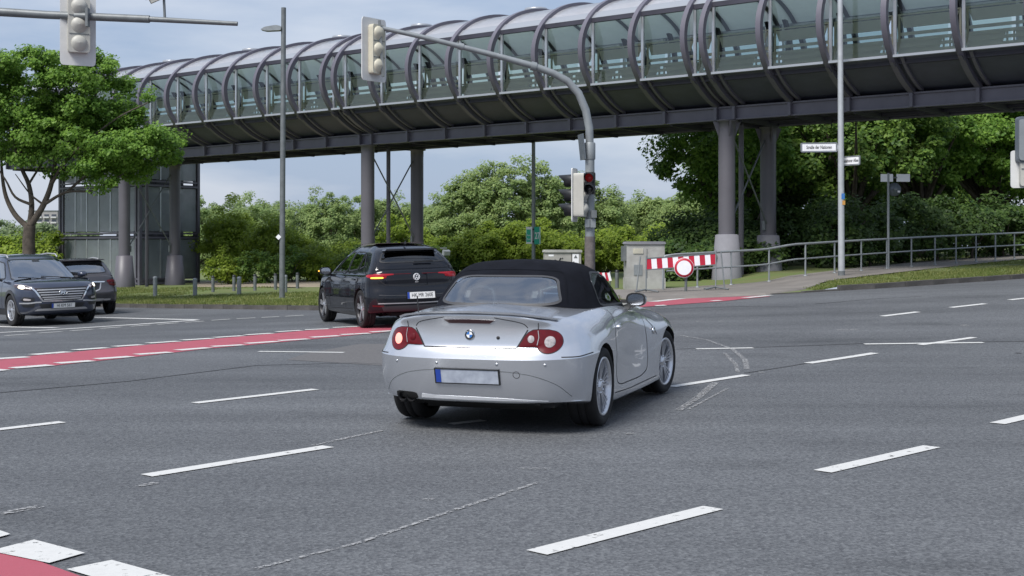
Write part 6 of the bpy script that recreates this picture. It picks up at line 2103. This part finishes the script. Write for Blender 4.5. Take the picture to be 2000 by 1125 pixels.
# taller wood behind: (pixel, depth, top row, half width px)
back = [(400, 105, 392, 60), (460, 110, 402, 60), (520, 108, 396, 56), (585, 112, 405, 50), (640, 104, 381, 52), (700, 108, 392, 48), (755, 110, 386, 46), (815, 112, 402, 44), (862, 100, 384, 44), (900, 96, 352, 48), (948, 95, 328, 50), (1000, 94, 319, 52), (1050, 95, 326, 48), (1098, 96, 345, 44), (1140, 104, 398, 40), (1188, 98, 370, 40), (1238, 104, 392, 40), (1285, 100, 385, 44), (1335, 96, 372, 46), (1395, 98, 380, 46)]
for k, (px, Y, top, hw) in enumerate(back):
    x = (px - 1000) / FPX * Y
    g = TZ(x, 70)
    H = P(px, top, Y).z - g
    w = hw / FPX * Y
    tree('wood_tree', 'muted green tree of the wood beyond the crossing, %s from the left' % ORD[k], 'tree', x, Y, H, H * .58, (w, w * .9, H * .44), 130, .56, 112, .195, M['leaf_far_haze'], 200 + k, .14, H * .2, 12, 'trees of the wood behind the crossing', .4, .34, 40, z=g)
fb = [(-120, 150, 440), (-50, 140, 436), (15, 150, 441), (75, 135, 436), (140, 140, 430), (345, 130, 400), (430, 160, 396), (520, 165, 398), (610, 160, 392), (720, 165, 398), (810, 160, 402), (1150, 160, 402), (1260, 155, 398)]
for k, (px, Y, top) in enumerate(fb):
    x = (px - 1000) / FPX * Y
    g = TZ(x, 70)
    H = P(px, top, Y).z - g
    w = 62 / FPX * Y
    tree('far_tree', 'far hazy green tree at the back of the wood, %s from the left' % ORD[k], 'tree', x, Y, H, H * .55, (w, w * .8, H * .46), 100, .9, 100, .32, M['leaf_far_haze2'], 300 + k, .2, H * .2, 8, 'far trees behind the wood', .4, .3, 20, z=g)
# hedge left of the stair tower, behind the parked row
for k, (px, top) in enumerate(((-70, 470), (-10, 474), (45, 466), (85, 462))):
    Y = 68
    x = (px - 1000) / FPX * Y
    g = ground_z(x, Y)
    H = P(px, top, Y).z - g
    tree('hedge_shrub', 'bright hedge shrub left of the stair tower, %s from the left' % ORD[k], 'shrub', x, Y, H, H * .5, (1.5, 1.2, H * .5), 60, .42, 80, .2, M['leaf_shrub'], 350 + k, .05, .3, 6, 'hedge left of the tower', .4)

# grass blades on the verges (nobody could count them)
def grass(name, label, n, xr, depth, hmin, hmax, seed, cond=None):
    rs = np.random.default_rng(seed)
    X = rs.uniform(xr[0], xr[1], n)
    E = np.interp(X, EX, EY)
    D = rs.random(n) ** 1.4 * depth
    Yv = E + .16 + D
    keep = np.ones(n, bool) if cond is None else cond(X, Yv)
    X, Yv = X[keep], Yv[keep]
    n = len(X)
    Z = np.array([ground_z(a, b) for a, b in zip(X, Yv)])
    h = rs.uniform(hmin, hmax, n) * (0.6 + 0.8 * (np.sin(X * 1.7) * np.sin(Yv * 1.3 + X) * .5 + .5))
    an = rs.random(n) * 6.283
    w = .022
    lean = rs.normal(0, .35, (n, 2)) * h[:, None]
    V = np.empty((n, 3, 3), np.float32)
    V[:, 0] = np.stack([X - w * np.cos(an), Yv - w * np.sin(an), Z - .01], 1)
    V[:, 1] = np.stack([X + w * np.cos(an), Yv + w * np.sin(an), Z - .01], 1)
    V[:, 2] = np.stack([X + lean[:, 0], Yv + lean[:, 1], Z + h], 1)
    me = bpy.data.meshes.new(name)
    me.vertices.add(n * 3); me.vertices.foreach_set('co', V.reshape(-1))
    me.loops.add(n * 3); me.loops.foreach_set('vertex_index', np.arange(n * 3, dtype=np.int32))
    me.polygons.add(n)
    me.polygons.foreach_set('loop_start', np.arange(0, n * 3, 3, dtype=np.int32))
    me.polygons.foreach_set('loop_total', np.full(n, 3, np.int32))
    me.update(calc_edges=True)
    at = me.attributes.new('leaf_tone', 'FLOAT', 'FACE')
    at.data.foreach_set('value', rs.random(n).astype(np.float32))
    me.materials.append(M['grass_blade'])
    tag(link(name, me), label, 'grass', kind='stuff')
fx = [near[i] for i in range(0)]
grass('verge_grass', 'short grass on the verge along the far kerb', 70000, (-24, 2.5), 16, .02, .075, 1, lambda X, Yv: ~((Yv > 44.0) & (Yv < 52.0) & (X > -12)))
near_w = [G(*p) for p in [(1545, 570), (1560, 568), (1640, 556), (1760, 541), (1900, 525), (2060, 507)]]
grass('island_grass', 'grass strip between the right-hand kerb and the footway', 34000, (7.2, 22), 8, .015, .06, 2, lambda X, Yv: Yv < np.interp(X, [p.x for p in near_w], [p.y for p in near_w]) + .1)
